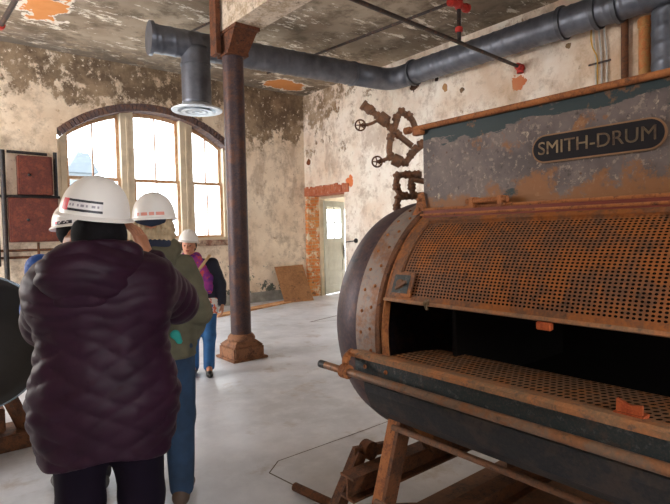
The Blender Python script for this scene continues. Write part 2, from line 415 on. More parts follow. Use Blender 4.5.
# door frame and leaf swung outwards
bm = bmesh.new()
box(bm, (XR+TH-.09, DY0-.0, 0), (XR+TH, DY0+.05, DZ-.01)); box(bm, (XR+TH-.09, DY1-.07, 0), (XR+TH, DY1-.021, DZ-.01)); box(bm, (XR+TH-.09, DY0+.05, DZ-.07), (XR+TH, DY1-.07, DZ-.01))
obj('trim_5', bm, M['paint_cream'], kind='structure')
dl = bpy.data.objects.new('door_1', None); C.objects.link(dl); dl['kind'] = 'structure'
hx, hy = XR+TH+.02, DY1-.09; dl.location = (hx, hy, 0)
LW, LH, LT = 1.0, 2.36, .045
def dbox(bm, u0, u1, z0, z1, t0=0, t1=LT, bev=0): return box(bm, (u0, t0, z0), (u1, t1, z1), bev)
bm = bmesh.new(); st = .13
dbox(bm, 0, st, .02, LH); dbox(bm, LW-st, LW, .02, LH)
for z0, z1 in ((.02, .22), (.50, .58), (.86, .98), (1.30, 1.42), (LH-.14, LH)): dbox(bm, st, LW-st, z0, z1)
o = obj('door_leaf', bm, M['door_paint']); o.parent = dl
for z0, z1 in ((.22, .50), (.58, .86), (.98, 1.30)):
    bm = bmesh.new(); dbox(bm, st, LW-st, z0, z1, .014, .03); dbox(bm, st+.05, LW-st-.05, z0+.05, z1-.05, .008, .037, .004)
    o2 = obj('door_panel', bm, M['door_paint']); o2.parent = o
bm = bmesh.new(); dbox(bm, st, LW-st, 1.42, LH-.14, .018, .024); o2 = obj('pane', bm, M['glass']); o2.parent = o
bm = bmesh.new(); dbox(bm, LW/2-.012, LW/2+.012, 1.42, LH-.14, .008, .036); dbox(bm, st, LW-st, 1.80, 1.825, .008, .036); o2 = obj('glazing_bar', bm, M['door_paint']); o2.parent = o
bm = bmesh.new(); dbox(bm, LW-.09, LW-.03, .90, 1.22, -.012, 0, .004)
tube(bm, [(LW-.06, -.01, 1.08), (LW-.06, -.06, 1.08), (LW-.14, -.065, 1.08)], .011, bend=.02, seg=10)
o2 = obj('door_handle', bm, M['iron_black'], smooth=True); o2.parent = dl
dl.rotation_euler = (0, 0, math.radians(20))
# unseen walls and roof added outside to keep light off the door
bm = bmesh.new(); box(bm, (XR+TH, 8.35, 2.75), (9.9, 11.6, 2.85)); box(bm, (XR+TH, 8.25, -.2), (9.9, 8.35, 2.85)); box(bm, (9.8, 8.35, -.2), (9.9, 10.5, 2.85)); box(bm, (XR+TH, 11.0, 2.2), (9.9, 11.1, 2.75))
obj('wall_light_block', bm, M['paint_cream'], kind='structure')
# pale building outside the window
bm = bmesh.new()
hs = thing('neighbour_house', (6.65, 30, -1), 'pale building with a gabled top seen hazily through the left window sash', 'building')
HW = plain('pale_house_wall', (.14, .155, .165), .8)
obj('wall', B((6.0, 29, -1), (7.3, 33, 4.9)), HW, hs)
bm = bmesh.new(); prism(bm, [(5.9, 28.8, 4.9), (7.5, 28.8, 4.9), (7.0, 28.8, 5.9), (6.5, 28.8, 5.9)], (0, 4.4, 0)); obj('roof', bm, plain('pale_roof', (.10, .115, .13), .8), hs)
bm = bmesh.new(); box(bm, (6.6, 30, 5.8), (7.0, 30.6, 6.7)); obj('chimney', bm, plain('pale_chimney', (.18, .19, .20), .8), hs)
obj('ground', B((-12, YB+.71, -1.2), (26, 45, -1.0)), plain('pale_ground', (.42, .43, .42), .9), kind='structure')
# walls beside and behind the viewer, with unseen openings added for the fill lights
bm = bmesh.new()
box(bm, (XL-.4, YF-.4, 0), (XL, YB, 1.4)); box(bm, (XL-.4, YF-.4, 3.8), (XL, YB, CE))
for a, b in ((YF-.4, 6.4), (9.6, YB)): box(bm, (XL-.4, a, 1.4), (XL, b, 3.8))
obj('wall_left', bm, M['wall_back'], kind='structure')
bm = bmesh.new()
box(bm, (XL, YF-.4, 0), (XR, YF, 1.8)); box(bm, (XL, YF-.4, 4.0), (XR, YF, CE))
for a, b in ((XL, -1.6), (2.0, XR)): box(bm, (a, YF-.4, 1.8), (b, YF, 4.0))
obj('wall_front', bm, M['wall_back'], kind='structure')
obj('baseboard_back', B((WX0+1, YB-.035, 0), (XR-.01, YB-.001, .23), .004), M['grey_paint'], kind='structure')
bm = bmesh.new()
bar(bm, (4.3, 9.05, .015), (6.95, 9.93, .015), .26, .03); 
tag(obj('floor_plank', bm, rusty('orange_plank', (.50, .24, .10), (.62, .34, .16), (.30, .14, .07), .5, .85, 0, 6)), 'low orange brown board lying on floor along the back wall', 'board')
# floor hatch outline and joint
bm = bmesh.new()
def crack(pts, w):
    for a, b in zip(pts, pts[1:]):
        d = Vector((b[0]-a[0], b[1]-a[1], 0)).normalized(); nn = Vector((-d.y, d.x, 0))*w/2
        bm.faces.new([bm.verts.new(Vector((p[0], p[1], .0015))+s*nn) for p, s in ((a, 1), (b, 1), (b, -1), (a, -1))])
crack([(1.72, 2.86), (1.86, 2.97), (2.5, 2.98), (3.42, 3.01), (4.3, 3.05)], .008); crack([(1.72, 2.86), (1.75, 2.6), (1.80, 2.20), (1.83, 1.7)], .010)
crack([(5.28, 7.28), (6.05, 7.48), (6.5, 7.35)], .03); crack([(5.28, 7.28), (6.2, 6.9)], .015)
obj('trim_6', bm, plain('floor_joint_dirt', (.10, .075, .06), .9), kind='structure')

# ------------------------------------------------------------------ COLUMN AND BEAM
cb, ct = Vector((3.14, 5.82, 0)), Vector((3.10, 5.78, 4.2))
col = thing('iron_column', (3.2, 5.8, 0), 'tall dark rusty iron column on a stepped base in the middle of room', 'column')
bm = T([cb+(ct-cb)*(.20/4.2), cb+(ct-cb)*(3.8/4.2)], .128, seg=40); obj('shaft', bm, M['column'], col, True)
bm = bmesh.new(); box(bm, (2.93, 5.61, 0), (3.35, 6.03, .17), .018); box(bm, (2.895, 5.575, 0), (3.385, 6.065, .03), .008)
obj('plinth', bm, M['plinth'], col)
bm = bmesh.new(); x, y = 3.14, 5.82
A = [(x-.20, y-.20, .17), (x+.20, y-.20, .17), (x+.20, y+.20, .17), (x-.20, y+.20, .17)]
Bv = [(x-.135, y-.135, .23), (x+.135, y-.135, .23), (x+.135, y+.135, .23), (x-.135, y+.135, .23)]
vA = [bm.verts.new(p) for p in A]; vB = [bm.verts.new(p) for p in Bv]
bm.faces.new(vA[::-1]); bm.faces.new(vB)
for k in range(4): bm.faces.new((vA[k], vA[(k+1) % 4], vB[(k+1) % 4], vB[k]))
lathe(bm, (x, y, .22), (0, 0, 1), [(0, .165), (.03, .175), (.06, .165), (.09, .135)], 40)
obj('base_moulding', bm, M['plinth'], col, True)
bm = bmesh.new(); x, y = 3.105, 5.78
A = [(x-.13, y-.13, 3.76), (x+.13, y-.13, 3.76), (x+.13, y+.13, 3.76), (x-.13, y+.13, 3.76)]
Bv = [(x-.14, y-.34, 4.02), (x+.17, y-.34, 4.02), (x+.17, y+.14, 4.02), (x-.14, y+.14, 4.02)]
vA = [bm.verts.new(p) for p in A]; vB = [bm.verts.new(p) for p in Bv]
bm.faces.new(vA[::-1]); bm.faces.new(vB)
for k in range(4): bm.faces.new((vA[k], vA[(k+1) % 4], vB[(k+1) % 4], vB[k]))
box(bm, (x-.15, y-.36, 3.99), (x+.18, y+.15, 4.03)); box(bm, (x-.14, y-.14, 3.74), (x+.14, y+.14, 3.78))
obj('capital', bm, M['column_rust'], col)
bm = bmesh.new(); box(bm, (x-.23, y-.02, 3.75), (x-.17, y+.14, CE-.002)); obj('strap', bm, M['column_rust'], col)
bm = bmesh.new()
for z in (3.85,): lathe(bm, (x-.05, y-.20, z), (0, -1, 0), [(0, .018), (.03, .016), (.035, .008)], 10)
obj('bolt', bm, M['rust_dark'], col)
bm = bmesh.new(); prism(bm, [(2.95, 5.95, 4.03), (3.30, 5.95, 4.03), (3.60, YF, 4.03), (3.10, YF, 4.03)], (0, 0, CE-4.03-.001))
obj('trim_7', bm, M['beam'], kind='structure')

# ------------------------------------------------------------------ DUCTS
def spiral(p): return lambda s, a: 1 + .045*max(0, 1-abs(((s/p - a/(2*PI)) % 1)-.5)*7)
duct = thing('ventilation_duct', (2.75, 7.45, 4.4), 'large grey spiral duct running under the ceiling and bending at the corner', 'duct')
ZD = 4.40; RD = .20
pA, pE, pB1 = Vector((2.70, 7.46, ZD)), Vector((7.02, 6.93, ZD)), Vector((7.13, -1.0, ZD))
obj('duct_run', T([pA, pA.lerp(pE, .80)], RD, seg=32, step=.02, rfun=spiral(.2)), M['duct'], duct, 'all')
elbow = [pA.lerp(pE, .80), pE, pE.lerp(pB1, .075)]
obj('duct_elbow', T(elbow, RD*.99, seg=32, bend=.6), M['duct'], duct, 'all')
obj('duct_run', T([pE.lerp(pB1, .075), pB1], RD, seg=32, step=.02, rfun=spiral(.2)), M['duct'], duct, 'all')
bm = bmesh.new(); d = (pE-pA).normalized()
lathe(bm, pA, d, [(-.03, .16), (-.03, .235), (.02, .24), (.025, .205)], 36); obj('end_cap', bm, M['duct'], duct, True)
for y_ in (6.36, 3.62, 3.16, 2.9):
    bm = bmesh.new(); q = pE.lerp(pB1, (6.93-y_)/7.93); dd = (pB1-pE).normalized()
    lathe(bm, q, dd, [(-.03, RD+.004), (-.028, RD+.03), (.028, RD+.03), (.03, RD+.004)], 36); obj('collar', bm, M['duct_dark'], duct, True)
bm = bmesh.new(); q = pA.lerp(pE, .80); lathe(bm, q, d, [(-.02, RD+.002), (-.018, RD+.015), (.018, RD+.015), (.02, RD+.002)], 36); obj('collar', bm, M['duct'], duct, True)
# drop with diffuser
dx, dy = 3.335, 7.37
bm = T([(dx, dy, ZD-.05), (dx, dy, 3.52)], .215, seg=36, step=.05); obj('drop_duct', bm, M['duct'], duct, 'all')
bm = bmesh.new(); lathe(bm, (dx, dy, 4.1), (0, 0, 1), [(-.012, .215), (-.01, .228), (.01, .228), (.012, .215)], 36); obj('collar', bm, M['duct'], duct, True)
bm = bmesh.new(); lathe(bm, (dx, dy, 3.425), (0, 0, 1), [(0, .285), (0, .37), (.02, .375), (.06, .27), (.10, .215), (.10, .20), (.03, .26), (0, .285)], 44, False)
for ra, rb in ((.175, .235), (.085, .135)): lathe(bm, (dx, dy, 3.41), (0, 0, 1), [(0, ra), (0, rb), (.035, rb-.03), (.035, ra-.03), (0, ra)], 40, False)
lathe(bm, (dx, dy, 3.405), (0, 0, 1), [(0, .04), (.015, .035)], 24)
obj('diffuser', bm, M['diffuser'], duct, True)
bm = bmesh.new(); lathe(bm, (dx, dy, 3.50), (0, 0, 1), [(0, .23), (.002, .23)], 24); obj('diffuser_throat', bm, M['duct_dark'], duct)
# vertical duct at the right edge
vd = thing('riser_duct', (7.17, 2.42, 3), 'vertical grey spiral duct dropping down right wall behind the machine', 'duct')
obj('duct_run', T([(7.15, 2.36, .0), (7.15, 2.36, 4.18)], .175, seg=32, step=.025, rfun=spiral(.2)), M['duct'], vd, 'all')

# ------------------------------------------------------------------ PIPES ON THE RIGHT WALL AND CEILING
sp = thing('sprinkler_pipe', (5, 4.3, 4.06), 'black sprinkler pipe crossing under ceiling to the right wall with red elbow', 'pipe')
obj('pipe', T([(3.30, 4.20, 4.06), (7.33, 4.445, 4.06)], .026, seg=14), M['black_pipe'], sp, True)
bm = T([(7.26, 4.44, 4.06), (7.34, 4.445, 4.06), (7.34, 4.445, 3.97)], .04, seg=14, bend=.04)
lathe(bm, (7.34, 4.445, 4.0), (0, 0, -1), [(0, .052), (.03, .052)], 14); lathe(bm, (7.25, 4.44, 4.06), (1, 0, 0), [(0, .052), (.03, .052)], 14); lathe(bm, (7.34, 4.46, 4.06), (1, 0, 0), [(0, .06), (.058, .06)], 14)
obj('elbow', bm, M['red_paint'], sp, True)
sd = thing('sprinkler_drop', (5.6, 4.2, 4.2), 'black pipe drop with red fittings hanging from the ceiling', 'pipe')
obj('pipe', T([(5.72, 4.36, 4.09), (5.72, 4.36, 4.72)], .028, seg=12), M['black_pipe'], sd, True)
bm = bmesh.new(); lathe(bm, (5.72, 4.36, 4.20), (0, 0, 1), [(0, .04), (.01, .052), (.06, .052), (.07, .04)], 14); obj('coupling', bm, M['red_paint'], sd, True)
bm = bmesh.new(); lathe(bm, (5.72, 4.36, 4.50), (0, 0, 1), [(0, .035), (.02, .052), (.12, .055), (.14, .04)], 14)
tube(bm, [(5.52, 4.36, 4.56), (5.92, 4.36, 4.56)], .045, seg=12); lathe(bm, (5.54, 4.36, 4.56), (1, 0, 0), [(0, .06), (.05, .06)], 12); lathe(bm, (5.86, 4.36, 4.56), (1, 0, 0), [(0, .06), (.05, .06)], 12)
obj('tee', bm, M['red_paint'], sd, True)
bm = T([(5.72, 4.36, 4.68), (5.72, 4.36, CE)], .03, seg=12); obj('pipe', bm, M['red_paint'], sd, True)
cp = tag(obj('ceiling_conduit', T([(5.60, 9.0, 4.80), (6.5, 0, 4.80)], .022, seg=10), M['black_pipe'], None, True), 'thin dark conduit running along the ceiling toward the corner', 'pipe')
tag(obj('ceiling_rod', T([(3.5, 8.2, 4.84), (3.9, 5.9, 4.84)], .018, seg=10), M['black_pipe'], None, True), 'short thin dark rod on ceiling just left of column top', 'pipe')
tp = thing('corner_pipe', (.95, 8.1, 4.5), 'dark ceiling pipe with red end in the top left corner', 'pipe')
obj('pipe', T([(.96, 8.15, 4.40), (1.02, 6.9, 4.40), (1.02, 6.5, 4.86)], .032, seg=12, bend=.1), M['black_pipe'], tp, True)
bm = bmesh.new(); lathe(bm, (.955, 8.22, 4.40), (0, -1, 0), [(0, .03), (.01, .055), (.08, .055), (.09, .04)], 14); obj('coupling', bm, M['red_paint'], tp, True)
# conduits
for i, (yy, lab) in enumerate(((3.31, 'leftmost grey conduit of the three on upper right wall'), (3.235, 'middle grey conduit of the three on upper right wall'), (3.165, 'rightmost grey conduit of the three on upper right wall'))):
    tag(obj('conduit', T([(7.355, yy+.03, CE-.1), (7.355, yy+.03, 4.2), (7.365, yy, 3.9), (7.365, yy, 1.0)], .013, seg=10, bend=.1), M['conduit'], None, True), lab, 'pipe', 'grey conduits on the right wall')
tag(obj('conduit_clamp', B((7.33, 3.10, 3.80), (7.348, 3.40, 3.825), .003), M['black_pipe']), 'dark strut bar across the three grey wall conduits', 'clamp')
tag(obj('yellow_cable', T([(7.32, 3.34, 4.5), (7.32, 3.36, 4.15), (7.31, 3.33, 4.02), (7.32, 3.27, 3.9), (7.325, 3.27, 3.4), (7.325, 3.27, 1.0)], .009, seg=8, bend=.1), M['yellow_cable'], None, True), 'yellow cable looping down in front of the wall conduits', 'cable')
tag(obj('wall_pipe', T([(7.34, 2.92, 0), (7.34, 2.93, CE-.01)], .045, seg=16), M['rust_dark'], None, True), 'narrow brown rusty pipe running up right wall beside the conduits', 'pipe')
wp = thing('soil_pipe', (7.3, 2.68, 0), 'thick ochre brown pipe with a collar running up the right wall', 'pipe')
och = rusty('ochre_pipe', (.46, .24, .08), (.50, .17, .05), (.25, .12, .05), .4, .7, .1, 7)
obj('pipe', T([(7.31, 2.67, 0), (7.31, 2.67, 4.19)], .075, seg=20), och, wp, True)
bm = bmesh.new(); lathe(bm, (7.31, 2.67, 4.1), (0, 0, 1), [(0, .078), (.01, .088), (.09, .088), (.12, .078)], 20); obj('collar', bm, och, wp, True)
# latch arm on the wall by the door
lv = thing('wall_hook', (7.38, 8.5, 1.35), 'small black iron hook arm on white wall right of door', 'hook')
bm = T([(7.39, 8.42, 1.37), (7.33, 8.42, 1.37), (7.32, 8.72, 1.345)], .012, seg=8, bend=.02); obj('arm', bm, M['iron_black'], lv, True)
bm = bmesh.new(); lathe(bm, (7.40, 8.42, 1.375), (-1, 0, 0), [(0, .05), (.03, .05), (.05, .03)], 16); obj('rosette', bm, M['iron_black'], lv, True)
# rusty sheet
bm = bmesh.new(); prism(bm, [(6.32, 9.66, .002), (7.05, 9.56, .002), (7.20, 10.19, .80), (6.45, 10.27, .78)], (0, -.012, 0.004))
tag(obj('metal_sheet', bm, M['sheet']), 'square rusty brown sheet leaning on back wall in the corner', 'sheet')

# ------------------------------------------------------------------ CABINETS ON THE BACK WALL
for i, (z0, z1, x0, x1, lab) in enumerate(((2.31, 2.97, 1.34, 1.86, 'upper dark red electrical cabinet on back wall left of the window'), (1.50, 2.25, 1.19, 1.93, 'lower dark red electrical cabinet on back wall, the larger of two'))):
    cbn = thing('electrical_cabinet', ((x0+x1)/2, YB-.1, z0), lab, 'cabinet', 'red cabinets left of the window')
    obj('body', B((x0, YB-.20, z0), (x1, YB-.005, z1), .006), M['cabinet'], cbn)
    dr = obj('door', B((x0+.03, YB-.218, z0+.03), (x1-.03, YB-.20, z1-.03), .004), M['cabinet'], cbn)
    bm = bmesh.new(); lathe(bm, ((x0+x1)/2-.1, YB-.218, (z0+z1)/2), (0, -1, 0), [(0, .025), (.015, .025), (.03, .012)], 14); obj('knob', bm, M['iron_black'], dr, True)
fr = thing('cabinet_rack', (1.5, YB-.1, 0), 'dark pipe rack and conduits around the two red cabinets', 'rack')
for a, b, r_ in (((1.135, YB-.10, 0), (1.135, YB-.10, 3.05), .04), ((1.93, YB-.07, 2.27), (1.93, YB-.07, 3.07), .032), ((1.20, YB-.10, 3.03), (1.80, YB-.10, 3.02), .025),
    ((1.0, YB-.08, 2.28), (1.98, YB-.08, 2.28), .025), ((.2, YB-.06, 1.36), (2.25, YB-.06, 1.36), .022), ((.2, YB-.06, 1.24), (1.60, YB-.06, 1.24), .022), ((1.62, YB-.06, 1.0), (1.62, YB-.06, 1.49), .022), ((1.03, YB-.08, 1.1), (1.03, YB-.08, 3.3), .03)):
    obj('pipe', T([a, b], r_, seg=12), M['rust_dark'] if r_ < .024 else M['iron_black'], fr, True)

# ------------------------------------------------------------------ THE DYEING MACHINE
mc = thing('dyeing_machine', (2.195, 0.6, 0), 'large rusty drum dyeing machine with perforated hatch and nameplate', 'machine')
CX, CZ, R0 = 2.195, 1.10, .62; YE = -0.7
def cp_(th, y, r=R0): return Vector((CX-r*math.cos(th), y, CZ+r*math.sin(th)))
def arcshell(bm, t0, t1, y0, y1, r0, r1, n=40):
    """curved plate between angles, thickness r0..r1 (angles in degrees from the viewer side up)"""
    g = []
    for k in range(n+1):
        th = math.radians(t0+(t1-t0)*k/n)
        g.append([bm.verts.new(cp_(th, y, r)) for y, r in ((y0, r0), (y1, r0), (y1, r1), (y0, r1))])
    for a, b in zip(g, g[1:]):
        for k in range(4): bm.faces.new((a[k], a[(k+1) % 4], b[(k+1) % 4], b[k]))
    if abs(t1-t0) < 359: bm.faces.new(g[0][::-1]); bm.faces.new(g[-1])
    return bm
bm = bmesh.new()
lathe(bm, (CX, 1.80, CZ), (0, 1, 0), [(0, .55), (0, .622), (.006, .625), (.10, .618), (.17, .600), (.21, .570), (.215, .51), (.215, .0005)], 96, False)
obj('drum_end', bm, M['band_purple'], mc, True)
bm = bmesh.new(); arcshell(bm, 0, 360, 1.655, 1.801, .60, .627, 96); band = obj('end_band', bm, M['band_grey'], mc, True)
bm = bmesh.new()
for k in range(20):
    for y_, o_ in ((1.765, 0), (1.705, 2.0)):
        th = math.radians(-72+k*9+o_)
        bm = bmesh.new(); p = cp_(th, y_, .626); lathe(bm, p, p-Vector((CX, y_, CZ)), [(0, .0085), (.004, .0075), (.007, .004)], 8); obj('rivet', bm, M['rust'], band, True)
# lip (angle iron) round the opening end
bm = bmesh.new(); arcshell(bm, 0, 360, 1.636, 1.656, .585, .642, 96); obj('lip_ring', bm, M['rust_dark'], mc, True)
bm = bmesh.new(); arcshell(bm, -60, 58, 1.612, 1.622, .60, .634, 60); obj('lip_ring', bm, M['rust'], mc, True)
# casing: back, top and bottom
bm = bmesh.new(); arcshell(bm, 56, 250, YE, 1.637, .598, .615, 60); arcshell(bm, 250, 340, YE, 1.637, .545, .562, 30); obj('casing', bm, M['iron_black'], mc, True)
bm = bmesh.new(); arcshell(bm, -42, -9.5, YE, 1.80, .585, .605, 14); obj('front_apron', bm, M['iron_black'], mc, True)
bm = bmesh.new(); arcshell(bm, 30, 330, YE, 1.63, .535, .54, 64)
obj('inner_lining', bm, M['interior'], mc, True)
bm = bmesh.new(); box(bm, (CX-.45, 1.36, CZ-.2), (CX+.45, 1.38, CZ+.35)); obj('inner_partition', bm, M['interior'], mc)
# perforated plates
def perforated(bm, P, nu, nv, hole=.32, stagger=False):
    """P(u,v)->point; nu x nv cells each with an octagonal hole"""
    for i in range(nu):
        for j in range(nv):
            s = .0
            cs = [(0, 0), (.5, 0), (1, 0), (1, .5), (1, 1), (.5, 1), (0, 1), (0, .5)]
            out = []; inn = []
            for k, (a, b) in enumerate(cs):
                out.append(bm.verts.new(P((i+a)/nu, (j+b)/nv)))
                an = math.atan2(b-.5, a-.5)
                inn.append(bm.verts.new(P((i+.5+hole*math.cos(an))/nu, (j+.5+hole*math.sin(an))/nv)))
            for k in range(8): bm.faces.new((out[k], out[(k+1) % 8], inn[(k+1) % 8], inn[k]))
T0, T1 = 15.4, 53.2
hatch = obj('hatch_frame', arcshell(bmesh.new(), T0, T0+2.2, YE, 1.612, .612, .632, 4), M['screen'], mc, True)
bm = bmesh.new(); arcshell(bm, T0, T1, 1.565, 1.612, .612, .632, 24); arcshell(bm, T1, T1+3, YE, 1.612, .61, .632, 4)
obj('frame_strip', bm, M['screen'], hatch, True)
bm = bmesh.new()
y0, y1 = 1.565, YE
nu = int((y0-y1)/.0165); th0, th1 = math.radians(T0+2.2), math.radians(T1); nv = int(.62*(th1-th0)/.0128)
perforated(bm, lambda u, v: cp_(th0+(th1-th0)*v, y0+(y1-y0)*u, .622), nu, nv, .33)
bmesh.ops.remove_doubles(bm, verts=bm.verts, dist=.0004)
obj('perforated_screen', bm, M['screen'], hatch, True)
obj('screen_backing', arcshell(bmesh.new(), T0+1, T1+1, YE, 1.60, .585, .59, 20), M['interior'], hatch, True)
# small latch plate
bm = bmesh.new(); arcshell(bm, 16.6, 26.2, 1.475, 1.595, .632, .641, 6); lt = obj('latch_plate', bm, M['screen'], hatch, True)
bm = bmesh.new(); arcshell(bm, 17.9, 25.1, 1.490, 1.580, .641, .643, 6); obj('plate_face', bm, M['teal_peel'], lt, True)
bm = bmesh.new(); p = cp_(math.radians(21.5), 1.535, .642); nr = p-Vector((CX, 1.535, CZ))
lathe(bm, p, nr, [(0, .020), (.012, .018), (.014, .008)], 16); bar(bm, p+Vector((-.012, .02, -.02)), p+Vector((-.012, -.04, .012)), .012, .008, nr)
obj('latch_knob', bm, M['rust_brown'], lt, True)
# hatch edge flange, catch and lug
bm = bmesh.new(); arcshell(bm, T0-1.0, T0+.1, YE, 1.612, .60, .650, 3); obj('hatch_edge', bm, M['plank'], hatch, True)
bm = bmesh.new(); q = cp_(math.radians(T0-.5), 1.36, .65); tube(bm, [q+Vector((0, .0, .02)), q+Vector((-.015, 0, 0)), q+Vector((-.006, 0, -.02))], .006, seg=8, bend=.01); lathe(bm, q+Vector((-.01, 0, .005)), (0, 1, 0), [(-.008, .010), (.008, .010)], 10)
obj('catch', bm, M['brass'], hatch, True)
bm = bmesh.new(); q = cp_(math.radians(T0-2), .87, .64); box(bm, q+Vector((-.012, -.025, -.018)), q+Vector((.01, .025, .008)), .003); obj('lug', bm, M['rust_bright'], hatch)
# inner perforated ledge
def ledge(u, v):
    y = 1.61+(YE-1.61)*u; x = 1.565+.235*v
    return Vector((x, y, 1.012+.016*math.sin(v*PI*.6)))
bm = bmesh.new(); nu = int(2.31/.030)
def ledge_cell(bm, nu, nv):
    for i in range(nu):
        for j in range(nv):
            def Pp(a, b): # 45 degree lattice
                u = (i + a + .5*((j+b)))/nu; return ledge(min(1, max(0, u)), (j+b)/nv)
            cs = [(0, 0), (.5, 0), (1, 0), (1, .5), (1, 1), (.5, 1), (0, 1), (0, .5)]
            o_ = [bm.verts.new(Pp(a, b)) for a, b in cs]
            n_ = [bm.verts.new(Pp(0.5+.31*math.cos(math.atan2(b-.5, a-.5)), .5+.31*math.sin(math.atan2(b-.5, a-.5)))) for a, b in cs]
            for k in range(8): bm.faces.new((o_[k], o_[(k+1) % 8], n_[(k+1) % 8], n_[k]))
ledge_cell(bm, 96, 10)
bmesh.ops.remove_doubles(bm, verts=bm.verts, dist=.0003)
obj('perforated_ledge', bm, rusty('ledge_metal', (.30, .17, .10), (.42, .17, .06), (.14, .08, .05), .35, .6, .35, 12, .1), mc)
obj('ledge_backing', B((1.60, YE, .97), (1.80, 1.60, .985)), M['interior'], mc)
# rim and board
bm = bmesh.new(); prism(bm, [(1.500, YE, 1.000), (1.500, YE, 1.018), (1.515, YE, 1.026), (1.568, YE, 1.020), (1.568, YE, .995)], (0, 1.77-YE, 0)); obj('front_rim', bm, M['plank'], mc)
obj('front_board', B((1.515, YE, .925), (1.555, 1.75, .998), .003), M['teal_peel'], mc)
bm = bmesh.new(); prism(bm, [(1.515, YE, .935), (1.46, YE, .915), (1.465, YE, .88), (1.50, YE, .80), (1.575, YE, .74), (1.62, YE, .95), (1.55, YE, .95)], (0, 1.63-YE, 0)); obj('lower_apron', bm, M['iron_black'], mc)
for y_ in (1.68, 1.55):
    bm = bmesh.new(); lathe(bm, (1.515, y_, .965), (-1, 0, 0), [(0, .010), (.006, .009), (.009, .004)], 8); obj('bolt', bm, M['rust'], mc, True)
# clip on the rim
bm = bmesh.new(); prism(bm, [(1.56, .645, 1.02), (1.56, .575, 1.02), (1.57, .58, 1.052), (1.57, .612, 1.046), (1.57, .648, 1.06)], (.014, 0, 0)); box(bm, (1.555, .57, 1.016), (1.60, .65, 1.026)); obj('rim_clip', bm, M['rust_bright'], mc)
# bar along the front
bm = T([(1.435, 1.90, .951), (1.435, YE, .951)], .017, seg=16); br_ = obj('front_bar', bm, M['pipe_steel'], mc, True)
bm = T([(1.435, 1.902, .951), (1.435, 1.86, .951)], .0178, seg=16); obj('bar_cap', bm, M['iron_black'], br_, True)
bm = bmesh.new(); lathe(bm, (1.435, 1.72, .951), (0, 1, 0), [(-.022, .020), (-.02, .031), (.02, .031), (.022, .020)], 16); tube(bm, [(1.435, 1.72, .975), (1.46, 1.75, 1.00), (1.53, 1.79, 1.01)], .016, seg=10, bend=.02)
lathe(bm, (1.47, 1.745, .99), (-.3, 0, 1), [(0, .012), (.028, .014), (.034, .006)], 8)
obj('bar_bracket', bm, M['rust'], mc, True)
# hood box on top
hb = obj('hood_box', B((1.90, YE, 1.66), (2.55, 1.668, 2.048), .004), M['box'], mc)
obj('hood_rail', T([(1.885, 1.74, 2.052), (1.885, YE, 2.052)], .013, seg=12), M['rust'], hb, True)
bm = bmesh.new(); box(bm, (1.88, YE, 2.040), (2.57, 1.685, 2.052)); obj('hood_lid', bm, M['rust_dark'], hb)
bm = bmesh.new(); box(bm, (1.875, 1.655, 2.02), (1.91, 1.715, 2.05), .004); lathe(bm, (1.885, 1.745, 2.052), (0, 1, 0), [(-.01, .018), (.02, .018)], 12); obj('rail_end', bm, M['rust'], hb, True)
# bottom rails of the hood
bm = bmesh.new(); box(bm, (1.838, YE, 1.618), (1.91, 1.625, 1.634), .003); box(bm, (1.862, YE, 1.634), (1.91, 1.64, 1.658), .004); mr = obj('hood_flange', bm, plain('red_brown_flange', (.16, .028, .015), .6, .2), mc)
obj('flange_edge', T([(1.836, 1.63, 1.634), (1.836, YE, 1.634)], .006, seg=8), M['rust'], mr, True)
obj('flange_edge', T([(1.868, 1.63, 1.660), (1.868, YE, 1.660)], .007, seg=8), M['rust'], mr, True)
bm = bmesh.new(); prism(bm, [(1.87, 1.64, 1.635), (1.87, 1.72, 1.632), (1.88, 1.70, 1.67), (1.885, 1.69, 1.735), (1.885, 1.665, 1.745), (1.88, 1.65, 1.68)], (.06, 0, 0))
for z_ in (1.665, 1.71): lathe(bm, (1.875, 1.678, z_), (-1, 0, 0), [(0, .010), (.006, .009)], 8)
obj('corner_bracket', bm, M['rust'], hb)
# handle
hd = bmesh.new()
for y_ in (1.355, 1.215): box(hd, (1.845, y_-.014, 1.655), (1.895, y_+.014, 1.700), .004)
tube(hd, [(1.858, 1.385, 1.683), (1.858, 1.185, 1.683)], .012, seg=10); box(hd, (1.88, 1.19, 1.664), (1.898, 1.38, 1.672))
obj('handle', hd, M['rust'], hb, True)
